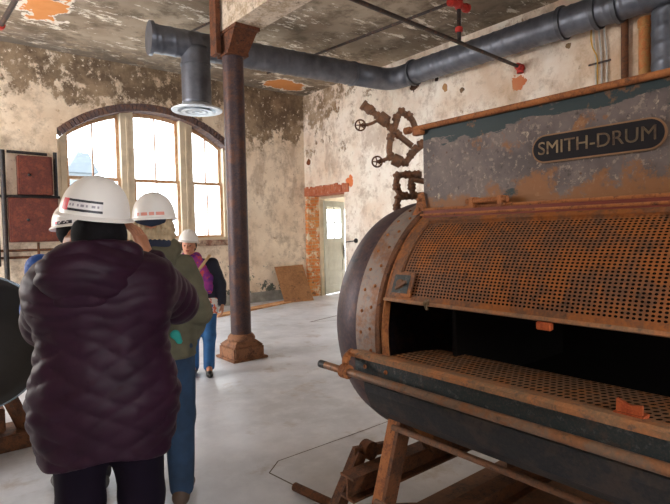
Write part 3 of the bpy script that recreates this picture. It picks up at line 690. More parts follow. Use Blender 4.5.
# name plate
NY0, NY1, NZ, NH = 1.095, .625, 1.866, .054
def stad(bm, x, x2, h, grow=0):
    pts = []
    yl, yr = NY0-h+0, NY1+h
    for k in range(17):
        a = PI/2+PI*k/16; pts.append((x, yl-(h+grow)*math.cos(a), NZ+(h+grow)*math.sin(a)))
    for k in range(17):
        a = -PI/2+PI*k/16; pts.append((x, yr-(h+grow)*math.cos(a), NZ+(h+grow)*math.sin(a)))
    return prism(bm, pts, (x2-x, 0, 0))
npl = obj('nameplate', stad(bmesh.new(), 1.899, 1.889, NH), M['brass_edge'], hb)
obj('plate_face', stad(bmesh.new(), 1.889, 1.8875, NH, -.006), M['plate_black'], npl)
def text_mesh(s, size, mat_, parent, name, origin, xdir, ydir, ext=.002, bold=.0):
    cu = bpy.data.curves.new('t', 'FONT'); cu.body = s; cu.size = size; cu.extrude = ext; cu.align_x = 'CENTER'; cu.align_y = 'CENTER'; cu.offset = bold
    to = bpy.data.objects.new('t', cu); C.objects.link(to); bpy.context.view_layer.update()
    me = bpy.data.meshes.new_from_object(to.evaluated_get(bpy.context.evaluated_depsgraph_get()))
    bpy.data.objects.remove(to); bm = bmesh.new(); bm.from_mesh(me)
    X_, Y_ = Vector(xdir).normalized(), Vector(ydir).normalized(); Z_ = X_.cross(Y_)
    Mx = Matrix((X_, Y_, Z_)).transposed().to_4x4(); Mx.translation = Vector(origin)
    bmesh.ops.transform(bm, matrix=Mx, verts=bm.verts)
    return obj(name, bm, mat_, parent)
bn = N('tarnished_lettering'); bc = bn.mix(bn.rng(bn.noise(20, 6, .7), .45, .62), (.22, .16, .09), (.09, .05, .028)); bc = bn.mix(bn.rng(bn.xyz()[1], .34, .16, 0, .62), bc, (.028, .018, .012))
M['letters'] = bn.out(bc, .5, .4)
text_mesh('SMITH-DRUM', .070, M['letters'], npl, 'lettering', (1.8865, (NY0+NY1)/2, NZ), (0, -1, 0), (0, 0, 1), .0015, 0)
# stand: end frames, rods, cross beams
def endframe(y, name='stand_frame'):
    fr_ = obj(name, bar(bmesh.new(), (1.75, y+.04, .76), (1.60, y+.12, .0), .075, .02, (1, 0, 0)), M['rust'], mc)
    bm = bmesh.new(); bar(bm, (1.77, y, .76), (1.62, y+.08, .0), .02, .085, (1, 0, 0)); bar(bm, (2.62, y, .74), (2.75, y+.02, .0), .02, .09, (1, 0, 0)); bar(bm, (2.62, y+.03, .74), (2.75, y+.06, 0), .07, .02, (1, 0, 0))
    box(bm, (1.72, y-.01, .60), (2.66, y+.01, .72))
    obj('leg_web', bm, M['rust_dark'], fr_)
    return fr_
fr1 = endframe(1.66); 
bm = bmesh.new(); prism(bm, [(1.72, 1.74, .80), (1.66, 1.74, .70), (1.80, 1.74, .66), (1.92, 1.74, .58), (1.95, 1.74, .70)], (0, -.03, 0)); obj('saddle', bm, M['rust_dark'], mc)
endframe(-.4)
obj('tie_rod', T([(1.70, 1.70, .640), (1.70, YE, .640)], .014, seg=12), M['rust_brown'], mc, True)
obj('tie_rod', T([(1.60, 1.72, .31), (1.60, YE, .31)], .014, seg=12), M['rust_brown'], mc, True)
for y_, z_ in ((1.95, .33), (1.60, .17)):
    bm = bmesh.new(); box(bm, (1.62, y_-.05, z_), (3.0, y_+.05, z_+.012)); box(bm, (1.62, y_-.006, z_-.10), (3.0, y_+.006, z_)); box(bm, (1.62, y_-.05, z_-.112), (3.0, y_+.05, z_-.10)); obj('cross_beam', bm, M['rust_dark'], mc)
bm = bmesh.new()
bar(bm, (1.80, 2.08, .38), (1.60, 2.12, .0), .05, .02, (1, 0, 0)); bar(bm, (1.80, 2.03, .38), (1.60, 2.07, .0), .012, .07, (1, 0, 0)); bar(bm, (1.78, 2.08, .37), (2.10, 2.0, .36), .03, .06); obj('drive_bracket', bm, M['rust_dark'], mc)
bm = bmesh.new(); lathe(bm, (1.87, 2.06, .37), (0, 1, 0), [(-.03, .05), (.03, .05)], 16); obj('bearing', bm, M['rust_dark'], mc, True); bm = bmesh.new(); lathe(bm, (2.25, 1.90, .40), (0, 1, 0), [(-.03, .09), (-.028, .10), (.028, .10), (.03, .09)], 24); obj('bearing', bm, M['rust_dark'], mc, True)
obj('drain_pipe', T([(1.71, 2.55, .03), (1.77, 2.15, .03), (2.1, 1.9, .03), (2.4, 1.2, .04)], .026, seg=12, bend=.05), M['rust_dark'], mc, True)
obj('base_slab', B((1.92, -.6, 0), (3.1, 1.95, .03), .005), rusty('rust_stained_slab', (.10, .055, .032), (.18, .08, .035), (.04, .026, .02), .5, .8, 0, 5), mc)

# ------------------------------------------------------------------ VALVE PIPEWORK BEHIND THE MACHINE
vp = thing('valve_pipework', (2.66, 2.52, 0), 'tangle of rusty steam pipes with two handwheels behind machine end', 'pipes')
def V(px, py, dz=0):          # layout in a vertical plane behind the drum end: px to the right, py up (metres)
    e = Vector((.776, -.631, 0)); f_ = Vector((.631, .776, 0))
    return Vector((2.648, 2.505, 1.68)) + e*px + Vector((0, 0, 1))*py + f_*dz
k_ = 3.62/515.
def W(x, y, dz=0): return V((x-403)*k_, (213-y)*k_, dz)
rp = .0215
def pipe(pts, r=rp, bend=.03, m='rust_brown'): return obj('pipe', T([W(*p) for p in pts], r, seg=12, bend=bend), M[m], vp, True)
def fit(x, y, dx_, dy_, r=.030, l=.046, dz=0):
    bm = bmesh.new(); c = W(x, y, dz); d_ = (W(x+dx_, y+dy_, dz)-c).normalized()
    lathe(bm, c-d_*l/2, d_, [(0, r*.8), (.006, r), (.016, r), (.018, r*.88), (l-.018, r*.88), (l-.016, r), (l-.006, r), (l, r*.8)], 14)
    return obj('fitting', bm, M['rust_brown'], vp, True)
pipe([(396, 640), (396, 203), (399, 194)], bend=.02); pipe([(397, 196), (411, 195.5), (426, 194)]); pipe([(421, 174), (397, 174), (395, 186), (401, 195)], bend=.05)
pipe([(412, 194), (410, 178), (424, 181)], bend=.03)
for a in ((396, 206, 0, 1), (398, 197, 1, -1), (404, 195, 1, 0), (413, 195, 1, 0), (396, 186, 0, 1), (397, 175, 1, -1), (407, 174, 1, 0), (416, 174, 1, 0), (411, 186, 0, 1)): fit(*a, dz=-.003)
pipe([(365, 105), (383, 119), (394, 131), (412, 146)]); pipe([(394, 131), (400, 111), (412, 118), (416, 130), (424, 132)], bend=.05)
pipe([(394, 131), (390, 141), (389, 154), (397, 160), (405, 163), (413, 152), (428, 141)], bend=.05)
pipe([(378, 161), (390, 157), (397, 160)], .014); pipe([(362, 125), (373, 123), (380, 119)], .011)
for a in ((372, 110, 1, .8), (379, 116, 1, .8), (386, 122, 1, 1), (392, 128, 1, 1), (397, 118, .3, -1), (402, 112, 1, 0), (409, 116, 1, .8), (391, 137, -.3, 1), (391, 156, .5, 1), (399, 161, 1, .4), (405, 162, 1, 0), (411, 154, .7, -1), (415, 149, 1, -.7), (398, 134, 1, .8), (421, 144, 1, -.5)): fit(*a)
d_ = (W(372, 110)-W(364, 104)).normalized()
bm = bmesh.new(); lathe(bm, W(363.5, 104), d_, [(0, .026), (0, .036), (.02, .036), (.022, .030), (.045, .030), (.055, .036), (.075, .036), (.08, .026)], 16); obj('flange', bm, M['rust_brown'], vp, True)
bm = bmesh.new(); lathe(bm, W(384, 119), d_, [(-.04, .03), (-.035, .043), (.035, .043), (.04, .03)], 14); obj('valve_body', bm, M['rust_brown'], vp, True); bm = bmesh.new(); lathe(bm, W(397, 160), (W(405, 163)-W(390, 156)), [(-.035, .03), (-.03, .042), (.03, .042), (.035, .03)], 14); obj('valve_body', bm, M['rust_brown'], vp, True)
def handwheel(x, y):
    bm = bmesh.new(); c = W(x, y, -.02); ax = (Vector((.93, .10, 0))).normalized() * 1
    ax = Vector((-.45, -.85, -.1)).normalized(); a_, b_ = frame_of(ax); R_ = .036; n_ = 24
    ring = [c + (a_*math.cos(2*PI*k/n_) + b_*math.sin(2*PI*k/n_))*R_ for k in range(n_+1)]
    tube(bm, ring, .006, seg=8, cap=False)
    for k in range(5):
        an = 2*PI*k/5; tube(bm, [c, c+(a_*math.cos(an)+b_*math.sin(an))*R_], .004, seg=6)
    lathe(bm, c, ax, [(-.012, .010), (.012, .010)], 10); tube(bm, [c, W(x+8, y, .0)], .006, seg=8)
    hw = obj('handwheel', bm, M['rust_dark'], vp, True)
handwheel(361, 125); handwheel(377, 161)

# ------------------------------------------------------------------ PULLEY WHEEL ON THE LEFT
pw = thing('flywheel', (.42, 4.9, 0), 'big black wheel on a rusty stand cut by left frame edge', 'wheel')
wc = Vector((.26, 4.25, .86)); wax = Vector((-.25, -1, .12)).normalized()
bm = bmesh.new(); lathe(bm, wc, wax, [(-.06, .30), (-.06, .46), (.06, .46), (.06, .40), (.03, .36), (.03, .10), (.07, .08), (.08, .0005)], 64); obj('wheel_disc', bm, M['wheel_black'], pw, True)
bm = bmesh.new(); lathe(bm, wc, wax, [(-.058, .459), (-.058, .468), (-.03, .468), (-.03, .459)], 64, False); lathe(bm, wc, wax, [(.03, .459), (.03, .468), (.064, .468), (.064, .455)], 64, False); obj('rim_highlight_band', bm, M['rim_highlight'], pw, True)
bm = bmesh.new(); p0 = wc-wax*.10
bar(bm, p0+Vector((0, 0, .05)), (.62, 4.55, 0), .10, .06); bar(bm, p0+Vector((0, 0, .05)), (-.15, 4.55, 0), .10, .06); box(bm, (-.4, 4.40, 0), (.78, 4.75, .12), .01); box(bm, (-.3, 4.5, .12), (.45, 4.66, .30), .01)
obj('stand', bm, M['rust_dark'], pw)

# ------------------------------------------------------------------ PEOPLE
def surface(fn, lo, hi, h):
    """mesh of the zero level of a distance function (surface nets)"""
    lo = np.array(lo, float); n = np.ceil((np.array(hi)-lo)/h).astype(int)+1
    ax = [lo[i]+np.arange(n[i])*h for i in range(3)]
    G = np.stack(np.meshgrid(*ax, indexing='ij'), -1)
    V = np.asarray(fn(G)); I = V < 0
    acc = np.zeros(tuple(n-1)+(3,)); cnt = np.zeros(tuple(n-1))
    quads = []; idx = -np.ones(tuple(n-1), int)
    E_ = []
    for a in range(3):
        s0 = [slice(None)]*3; s1 = [slice(None)]*3; s0[a] = slice(0, -1); s1[a] = slice(1, None)
        v0, v1 = V[tuple(s0)], V[tuple(s1)]; cr = (v0 < 0) != (v1 < 0)
        b, c = (a+1) % 3, (a+2) % 3
        i = np.argwhere(cr)
        i = i[(i[:, b] > 0) & (i[:, c] > 0) & (i[:, b] < n[b]-1) & (i[:, c] < n[c]-1)]
        t = v0[tuple(i.T)]; t = t/(t-v1[tuple(i.T)])
        p = lo + i*h; p[:, a] += t*h
        cells = []
        for db, dc in ((-1, -1), (0, -1), (0, 0), (-1, 0)):
            j = i.copy(); j[:, b] += db; j[:, c] += dc; cells.append(j)
            np.add.at(acc, tuple(j.T), p); np.add.at(cnt, tuple(j.T), 1)
        E_.append((cells, v0[tuple(i.T)] < 0))
    act = np.argwhere(cnt > 0); idx[tuple(act.T)] = np.arange(len(act))
    P = acc[tuple(act.T)]/cnt[tuple(act.T)][:, None]
    F = []
    for cells, ins in E_:
        q = np.stack([idx[tuple(c.T)] for c in cells], 1)
        q[~ins] = q[~ins][:, ::-1]; F.append(q)
    return P, np.concatenate(F)
def cap(P, a, b, ra, rb, sq=None):
    a, b = np.array(a, float), np.array(b, float); d = b-a
    if sq is not None:
        S = np.array(sq, float); P, a, d = P/S, a/S, d/S
    t = np.clip(((P-a)@d)/(d@d+1e-9), 0, 1)
    return (np.linalg.norm(P-a-t[..., None]*d, axis=-1) - (ra+(rb-ra)*t)) * (1 if sq is None else min(sq))
def ell(P, c, r):
    r = np.array(r, float); q = np.linalg.norm((P-np.array(c))/r, axis=-1); return (q-1)*r.min()
def sm(*d, k=.03):
    r = d[0]
    for b in d[1:]:
        h = np.clip(.5+.5*(b-r)/k, 0, 1); r = b*(1-h)+r*h-k*h*(1-h)
    return r
def smax(a, b, k=.02): return -sm(-a, -b, k=k)
def np_obj(name, parts, mats, parent, sm_=True, midx=None):
    vs, fs, off = [], [], 0
    for P, F in parts: vs.append(P); fs.append(F+off); off += len(P)
    vs = np.concatenate(vs); fs = np.concatenate(fs)
    me = bpy.data.meshes.new(name); me.from_pydata(vs.tolist(), [], fs.tolist())
    for m in (mats if isinstance(mats, list) else [mats]): me.materials.append(m)
    for p in me.polygons: p.use_smooth = sm_
    if midx is not None:
        cen = vs[fs].mean(1); mi = midx(cen)
        me.polygons.foreach_set('material_index', mi.astype(np.int32))
    o = bpy.data.objects.new(name, me); C.objects.link(o); o.parent = parent
    return o
def hand_fn(w_, d, nrm, thumb, curl=.5, s=1.0):
    """w_ wrist, d along the palm, nrm out of the back of the hand, thumb = direction of the thumb side; five fingers"""
    w_, d, nrm, thumb = [np.array(q, float) for q in (w_, d, nrm, thumb)]
    d /= np.linalg.norm(d); nrm -= d*(nrm@d); nrm /= np.linalg.norm(nrm); thumb = thumb-d*(thumb@d)-nrm*(thumb@nrm); thumb /= np.linalg.norm(thumb)
    def f(P):
        L = [cap(P, w_-d*.06*s, w_+d*.01, .026*s, .025*s)]
        for k in range(4):
            o = (k-1.5)*-.019*s; L.append(cap(P, w_+d*.012*s+thumb*o*.7, w_+d*.082*s+thumb*o, .016*s, .0135*s))
        r = sm(*L, k=.014*s); fing = []
        for k, (ln, r0) in enumerate(((.072, .0095), (.080, .0098), (.075, .0092), (.060, .0082))):
            o = (1.5-k)*.021*s; p = w_+d*.084*s+thumb*o; dd = d*1.0+thumb*(1.5-k)*.05; a = 0
            for m_, fr_ in enumerate((.45, .31, .24)):
                a += curl*(.55, .8, .6)[m_]
                v = dd*math.cos(a)-nrm*math.sin(a); q = p+v/np.linalg.norm(v)*ln*fr_*s*1.05
                fing.append(cap(P, p, q, (r0-.0006*m_)*s, (r0-.0006*(m_+1))*s)); p = q
        ff = fing[0]
        for b in fing[1:]: ff = np.minimum(ff, b)
        p = w_+d*.022*s+thumb*.026*s; t1 = p+(d*.55+thumb*.75-nrm*.25)*.040*s; t2 = t1+(d*.85+thumb*.35-nrm*.35)*.030*s; t3 = t2+(d*.95+thumb*.05-nrm*.4)*.022*s
        th = sm(cap(P, p, t1, .0145*s, .012*s), cap(P, t1, t2, .0115*s, .0105*s), cap(P, t2, t3, .0105*s, .0092*s), k=.006*s)
        return sm(r, ff, th, k=.007*s)
    return f
def hand_mesh(*a, **k):
    f = hand_fn(*a, **k); c = np.array(a[0]); return surface(f, c-.21, c+.21, .0042)
NP = np.array
def waves(P, sc, seed=0):
    """smooth pseudo random folds"""
    r = np.random.RandomState(seed); o = 0
    for i in range(6):
        k = r.normal(size=3); k /= np.linalg.norm(k); o = o+np.sin(P@k*sc*(1+.35*i)+r.uniform(0, 6))/(1+.4*i)
    return o/3

def head_fn(c, fwd_l=(0, 1, 0), s=1.0, tilt=(0, 0, 1)):
    """c centre of the head, face towards fwd_l"""
    c = NP(c); f_ = NP(fwd_l, float); f_ /= np.linalg.norm(f_); u_ = NP(tilt, float); u_ -= f_*(u_@f_); u_ /= np.linalg.norm(u_); r_ = np.cross(f_, u_)
    Rm = np.stack([r_, f_, u_], 1)
    def f(P):
        Q = ((P-c)@Rm)/s
        d = sm(ell(Q, (0, -.008, .022), (.075, .093, .092)), ell(Q, (0, .022, -.045), (.056, .066, .070)), k=.035)
        d = sm(d, cap(Q, (0, .088, .006), (0, .108, -.022), .008, .0125), k=.012)       # nose
        d = sm(d, ell(Q, (.011, .098, -.026), (.009, .009, .007)), ell(Q, (-.011, .098, -.026), (.009, .009, .007)), k=.008)
        d = smax(d, -ell(Q, (.031, .097, .006), (.017, .012, .010)), k=.012); d = smax(d, -ell(Q, (-.031, .097, .006), (.017, .012, .010)), k=.012)  # eye sockets
        d = sm(d, ell(Q, (.031, .080, .004), (.0125, .0125, .0115)), k=.003); d = sm(d, ell(Q, (-.031, .080, .004), (.0125, .0125, .0115)), k=.003)
        d = sm(d, ell(Q, (0, .087, -.052), (.024, .009, .0055)), ell(Q, (0, .086, -.061), (.020, .009, .006)), k=.004)     # lips
        d = sm(d, ell(Q, (0, .075, -.098), (.022, .018, .016)), k=.02)
        for sx in (-1, 1):
            e = ell(Q, (sx*.078, -.008, -.004), (.010, .019, .031)); e = smax(e, -ell(Q, (sx*.086, -.004, .0), (.007, .011, .019)), k=.005); d = sm(d, e, k=.008)
        return d*s
    return f, Rm

skin = N('skin'); SKIN = skin.out(skin.mix(skin.rng(skin.noise(20, 3), .4, .6), (.50, .21, .12), (.58, .27, .16)), .5)
SKIN_D = plain('darker_skin', (.36, .15, .08), .5, 0, .1, 20)  # darker even skin tone of one person
EYE = plain('eye', (.05, .03, .025), .3); LIP = plain('lips', (.42, .10, .08), .45)
HAIR = plain('dark_hair', (.006, .005, .006), .85, 0, .3, 30, .2, .15)
WHITE = plain('helmet_white', (.80, .76, .72), .32, 0, .03, 5)
STK_RED = plain('sticker_red', (.70, .05, .07), .4); STK_BLK = plain('sticker_black', (.02, .02, .03), .4); STK_WHT = plain('sticker_white', (.72, .68, .68), .4); STK_GRY = plain('sticker_grey', (.30, .26, .30), .4)
STK_PINK = plain('sticker_pale_red', (.75, .30, .24), .5)

def hard_hat(parent, c, az, pitch=0, roll=0, s=1.0, label='white hard hat', sticker=None):
    """c: centre of the brim plane, local coordinates of the person; az turns clockwise from the local forward +Y"""
    Rz = Matrix.Rotation(-az, 3, 'Z') @ Matrix.Rotation(pitch, 3, 'X') @ Matrix.Rotation(roll, 3, 'Y'); cv = Vector(c)
    def dome(th, ph, off=0):     # th around from +Y clockwise, ph up
        a, b_, hgt = .120*s, .142*s, .150*s
        cph = max(0, math.cos(ph))**.86; x = math.sin(th)*cph; y = math.cos(th)*cph; z = math.sin(ph)
        rdg = 0
        if ph > .35:
            w_ = min(1, (ph-.35)/.4)
            for q, wd, am in ((0, .13, .045), (.33, .07, .025), (-.33, .07, .025)): rdg += am*math.exp(-((x-q)/wd)**4)*w_
        k = 1+rdg*.6
        p = Vector((x*a*(1+off), y*b_*(1+off), z*hgt*k+off*.05*s)); n_ = Vector((x/a, y/b_, z/hgt)).normalized()
        return p
    bm = bmesh.new(); SEG, RG = 72, 26; rings = []
    for j in range(RG+1):
        ph = PI/2*j/RG
        if j == RG: top = bm.verts.new(Rz @ dome(0, PI/2) + cv); break
        rings.append([bm.verts.new(Rz @ dome(2*PI*k/SEG, ph) + cv) for k in range(SEG)])
    for A, Bq in zip(rings, rings[1:]):
        for k in range(SEG): bm.faces.new((A[k], A[(k+1) % SEG], Bq[(k+1) % SEG], Bq[k]))
    for k in range(SEG): bm.faces.new((rings[-1][k], rings[-1][(k+1) % SEG], top))
    # inner side
    inn = [[bm.verts.new(Rz @ (dome(2*PI*k/SEG, PI/2*j/8)*.95) + cv) for k in range(SEG)] for j in range(8)]
    for k in range(SEG): bm.faces.new((inn[0][(k+1) % SEG], inn[0][k], rings[0][k], rings[0][(k+1) % SEG]))
    for A, Bq in zip(inn, inn[1:]):
        for k in range(SEG): bm.faces.new((A[(k+1) % SEG], A[k], Bq[k], Bq[(k+1) % SEG]))
    bm.faces.new(inn[-1])
    hat = obj_local('hard_hat', bm, WHITE, parent); hat['label'] = label
    bm = bmesh.new(); prof = []
    for k in range(SEG):
        th = 2*PI*k/SEG; v = max(0, math.cos(th))**3
        o_ = (.011+.048*v)*s; base = dome(th, 0); dirn = Vector((base.x, base.y, 0)).normalized()
        q = [base*.985+Vector((0, 0, .008*s)), base+dirn*o_*.5+Vector((0, 0, .002*s)), base+dirn*o_+Vector((0, 0, (-.004-.012*v)*s)), base+dirn*o_+Vector((0, 0, (-.009-.012*v)*s)), base+dirn*o_*.4+Vector((0, 0, -.006*s)), base*.97+Vector((0, 0, -.004*s))]
        prof.append([bm.verts.new(Rz @ p + cv) for p in q])
    for k in range(SEG):
        A, Bq = prof[k], prof[(k+1) % SEG]
        for m_ in range(6): bm.faces.new((A[m_], A[(m_+1) % 6], Bq[(m_+1) % 6], Bq[m_]))
    obj_local('brim', bm, WHITE, hat)
    if sticker:
        t0, t1, p0, p1, grid, mats = sticker; rows, cols = len(grid), len(grid[0]); bm = bmesh.new(); sub = 2
        vv = [[bm.verts.new(Rz @ dome(t0+(t1-t0)*i/(cols*sub), p0+(p1-p0)*j/(rows), .012) + cv) for i in range(cols*sub+1)] for j in range(rows+1)]
        for j in range(rows):
            for i in range(cols*sub):
                ch = grid[rows-1-j][i//sub]
                if ch == ' ': continue
                f = bm.faces.new((vv[j][i], vv[j][i+1], vv[j+1][i+1], vv[j+1][i])); f.material_index = 'rkwgp'.index(ch)
        for v in [v for v in bm.verts if not v.link_faces]: bm.verts.remove(v)
        obj_local('sticker', bm, [STK_RED, STK_BLK, STK_WHT, STK_GRY, STK_PINK], hat)
    return hat
def obj_local(name, bm, m, parent):
    bmesh.ops.recalc_face_normals(bm, faces=bm.faces); me = bpy.data.meshes.new(name); bm.to_mesh(me); bm.free()
    for mm in (m if isinstance(m, list) else [m]): me.materials.append(mm)
    for p in me.polygons: p.use_smooth = True
    me.set_sharp_from_angle(angle=math.radians(35))
    o = bpy.data.objects.new(name, me); C.objects.link(o); o.parent = parent; return o

def body_parts(J, s, fwd):
    """one continuous body: head, neck, trunk, arms and legs as a distance function"""
    hf, Rm = head_fn(J['head'], fwd, s*.98)
    hip, ch = NP(J['hip']), NP(J['chest'])
    def f(P):
        d = hf(P)
        d = sm(d, cap(P, NP(J['head'])+NP([0, -.01, -.07])*s, NP(J['neck']), .052*s, .058*s), k=.03)
        d = sm(d, cap(P, ch+NP([-.08, 0, .06])*s, ch+NP([.08, 0, .06])*s, .10*s, .10*s, (1.2, .9, 1)), cap(P, ch, hip, .115*s, .12*s, (1.25, .85, 1)), k=.06)
        for q in 'LR':
            d = sm(d, cap(P, J['sh'+q], J['el'+q], .050*s, .040*s), k=.04); d = sm(d, cap(P, J['el'+q], J['wr'+q], .040*s, .027*s), k=.02)
            d = sm(d, cap(P, J['th'+q], J['kn'+q], .083*s, .056*s), k=.05); d = sm(d, cap(P, J['kn'+q], J['an'+q], .054*s, .038*s), k=.02)
            d = sm(d, cap(P, J['an'+q], J['to'+q], .038*s, .028*s), k=.02)
        return d
    return f, Rm
def bounds(J, pad=.25):
    A = np.array([J[k] for k in J if not isinstance(J[k], str)], float); return A.min(0)-pad, A.max(0)+pad
def person(loc, az, label, J, s, jacket, trousers, fwd, hands, group=None, hair=None, shoes=None, jmat=None, tmat=None, skinm=None, h=.011, jh=.009, extra=None):
    e = bpy.data.objects.new('person', None); C.objects.link(e); e.location = loc; e.rotation_euler = (0, 0, -az)
    e['label'] = label; e['category'] = 'person'
    f, Rm = body_parts(J, s, fwd); lo, hi = bounds(J, .16); lo[2] = -.002
    f2 = lambda P: smax(f(P), -P[..., 2]+.012, k=.004)
    parts = [surface(f2, lo, hi, h)]
    hc = NP(J['head']); 
    parts.append(surface(head_fn(J['head'], fwd, s*1.0)[0], hc-.15, hc+.15, .0045))
    for a in hands: parts.append(hand_mesh(*a[0], **a[1]))
    def mi(cn):
        Q = ((cn-hc)@Rm)/s; m = np.zeros(len(cn))
        for sx in (-1, 1): m[np.linalg.norm((Q-NP([sx*.031, .091, .004]))/NP([.011, .012, .0065]), axis=1) < 1] = 1
        m[np.linalg.norm((Q-NP([0, .093, -.056]))/NP([.024, .014, .0095]), axis=1) < 1] = 2
        return m
    np_obj('body', parts, [skinm or SKIN, EYE, LIP], e, True, mi)
    np_obj('trousers', [surface(trousers, *bounds_t(J), .010)], tmat, e)
    jk = np_obj('jacket', [surface(jacket[0], jacket[1], jacket[2], jh)], jmat, e)
    if shoes:
        for q in 'LR':
            a, t = NP(J['an'+q]), NP(J['to'+q]); hl = a+(a-t)*.25; hl[2] = .035
            g = lambda P: smax(sm(cap(P, hl, t+(t-a)*.15, .040*s, .040*s), cap(P, a+NP([0, 0, .02]), hl+NP([0, 0, .02]), .045*s, .042*s), k=.03), -P[..., 2]+.001, k=.004)
            np_obj('shoe', [surface(g, np.minimum(a, t)-.14, np.maximum(a, t)+.14, .007)], shoes, e)
    if hair is not None: np_obj('hair', [surface(hair, hc-.26, hc+.2, .007)], HAIR, e)
    return e, jk
def bounds_t(J):
    A = np.array([J[k] for k in J if k[:2] in ('th', 'kn', 'an', 'hi')], float); lo, hi = A.min(0)-.2, A.max(0)+.2; lo[2] = .02; return lo, hi
def trouser_fn(J, s, seed, leg=1.0, hem=.05, hipk=1.0):
    def f(P):
        d = ell(P, J['hip'], (.175*s*hipk, .125*s*hipk, .13*s))
        for q in 'LR':
            d = sm(d, cap(P, J['th'+q], J['kn'+q], .100*s*leg, .078*s*leg), k=.05); d = sm(d, cap(P, J['kn'+q], J['an'+q], .077*s*leg, .062*s*leg), k=.03)
        d = d+.005*waves(P*NP([1, 1, .5]), 28, seed)
        return smax(d, hem-P[..., 2], k=.006)
    return f

# --- the person in the plum puffer coat
s = 1.04; J = dict(head=(0, .04, 1.605), neck=(0, -.01, 1.46), chest=(0, 0, 1.24), hip=(0, 0, .93),
    shL=(-.165, -.01, 1.385), elL=(-.235, .22, 1.19), wrL=(-.150, .17, 1.475), shR=(.17, 0, 1.385), elR=(.30, .20, 1.25), wrR=(.175, .16, 1.475),
    thL=(-.10, 0, .90), knL=(-.11, .03, .48), anL=(-.11, 0, .09), toL=(-.13, .15, .045), thR=(.10, 0, .90), knR=(.12, .02, .48), anR=(.12, -.01, .09), toR=(.15, .14, .045))
def coat(P):
    Z = P[..., 2]
    d = sm(cap(P, (-.10, -.01, 1.34), (.10, -.01, 1.34), .145, .145, (1.1, 1, 1)), cap(P, (0, 0, 1.30), (0, .0, .90), .190, .205, (1.22, .84, 1)), cap(P, (0, 0, .9), (0, 0, .64), .205, .195, (1.22, .84, 1)), k=.08)
    a = np.arctan2(P[..., 0], -P[..., 1])*.26
    u, v = (Z+a*.42+.004*waves(P, 20, 9)*3)/.088, (Z-a*.42)/.088
    puff = np.abs(np.sin(PI*u)*np.sin(PI*v))**.45
    bands = np.abs(np.sin(PI*(Z+.012*np.sin(a*22))/.055))**.5
    zz = np.clip((Z-1.16)/.12, 0, 1); q = puff*(1-zz)+bands*zz
    d = d-.009*q+.005*waves(P*NP([1, 1, 1.6]), 34, 3)
    hemb = np.clip((Z-.66)/.02, 0, 1); d = d + .0*hemb
    for A, Bq, Cq in ((J['shL'], J['elL'], J['wrL']), (J['shR'], J['elR'], J['wrR'])):
        A, Bq, Cq = NP(A), NP(Bq), NP(Cq)
        t = np.clip((P-A)@(Bq-A)/((Bq-A)@(Bq-A)), 0, 1); L = np.linalg.norm(Bq-A)
        t2 = np.clip((P-Bq)@(Cq-Bq)/((Cq-Bq)@(Cq-Bq)), 0, 1)
        up = cap(P, A, Bq, .100, .092)-.010*np.abs(np.sin(PI*t*5))**.5
        lo_ = cap(P, Bq, Bq+(Cq-Bq)*.86, .088, .058)-.009*np.abs(np.sin(PI*t2*5))**.5
        d = sm(d, sm(up, lo_, k=.03), k=.035)
    d = smax(d, ell(P, (0, 0, 0), (.01, .01, .01))*0-(cap(P, (0, .02, 1.50), (0, .02, 1.60), .075, .085)), k=.02)
    return smax(d, .69-Z+.02*np.cos(a*9), k=.012)
def hood(P):
    d = ell(P, (-.055, -.145, 1.42), (.150, .085, .125)); d = sm(d, cap(P, (-.10, -.05, 1.475), (.10, -.05, 1.475), .065, .065), k=.06)
    a = P[..., 2]+.25*np.abs(P[..., 0]+.05)+.1*P[..., 0]; d = d-.006*np.abs(np.sin(PI*a/.05))**.6+.012*waves(P*NP([1, 1, 1.5]), 24, 5)
    return smax(d, -ell(P, (0, .05, 1.56), (.085, .11, .12)), k=.02)
def hair1(P):
    d = sm(ell(P, (-.005, .0, 1.58), (.096, .104, .09)), cap(P, (0, -.02, 1.55), (0, -.03, 1.49), .088, .085, (1.05, 1, 1)), k=.04)
    d = d+.002*waves(P*NP([1, 1, .3]), 90, 4)
    return smax(smax(d, P[..., 1]-.075, k=.01), P[..., 2]-1.630, k=.01)
cn = N('plum_quilted_nylon'); PLUM = cn.out(cn.mix(cn.rng(cn.noise(6), .4, .6), (.018, .004, .013), (.026, .007, .019)), .55, 0, .2)
hgrid = ['kkkkkkkkkkkkkkkkkkkk', 'wwwwwwwwwwwwwwwwwwww', 'wgwgwwgwggwgwwggwgww', 'wwwwwwwwwwwwwwwwwwww', 'kkkkkkkkkkkkkkkkkkkk']
hgrid = ['rrrrr'+r for r in hgrid]
p1, jk = person((.565, 2.19, 0), math.radians(18), 'person in dark plum quilted puffer coat seen from behind, hands raised to face', J, s,
    (coat, (-.52, -.34, .54), (.52, .42, 1.60)), trouser_fn(J, s, 1, 1.1), (.12, 1, .02),
    [((J['wrL'], (.30, .15, 1), (-.8, -.5, .1), (.3, -.85, .2)), dict(curl=.35, s=1.02)), ((J['wrR'], (-.32, .12, 1), (.8, -.5, .1), (-.3, -.85, .2)), dict(curl=.35, s=1.02))],
    hair=hair1, skinm=SKIN_D, shoes=plain('black_boot', (.02, .02, .02), .5), jmat=PLUM, tmat=plain('black_trousers', (.006, .003, .009), .9, 0, .1, 12, 0, .15), jh=.0085)
np_obj('hood', [surface(hood, (-.25, -.28, 1.22), (.2, .1, 1.58), .007)], PLUM, p1)
hard_hat(p1, (-.018, .030, 1.645), math.radians(20), math.radians(3), math.radians(9), 1.06, 'white hard hat with a red square and black barred sticker on its back', (math.radians(216), math.radians(142), .13, .42, hgrid, None))

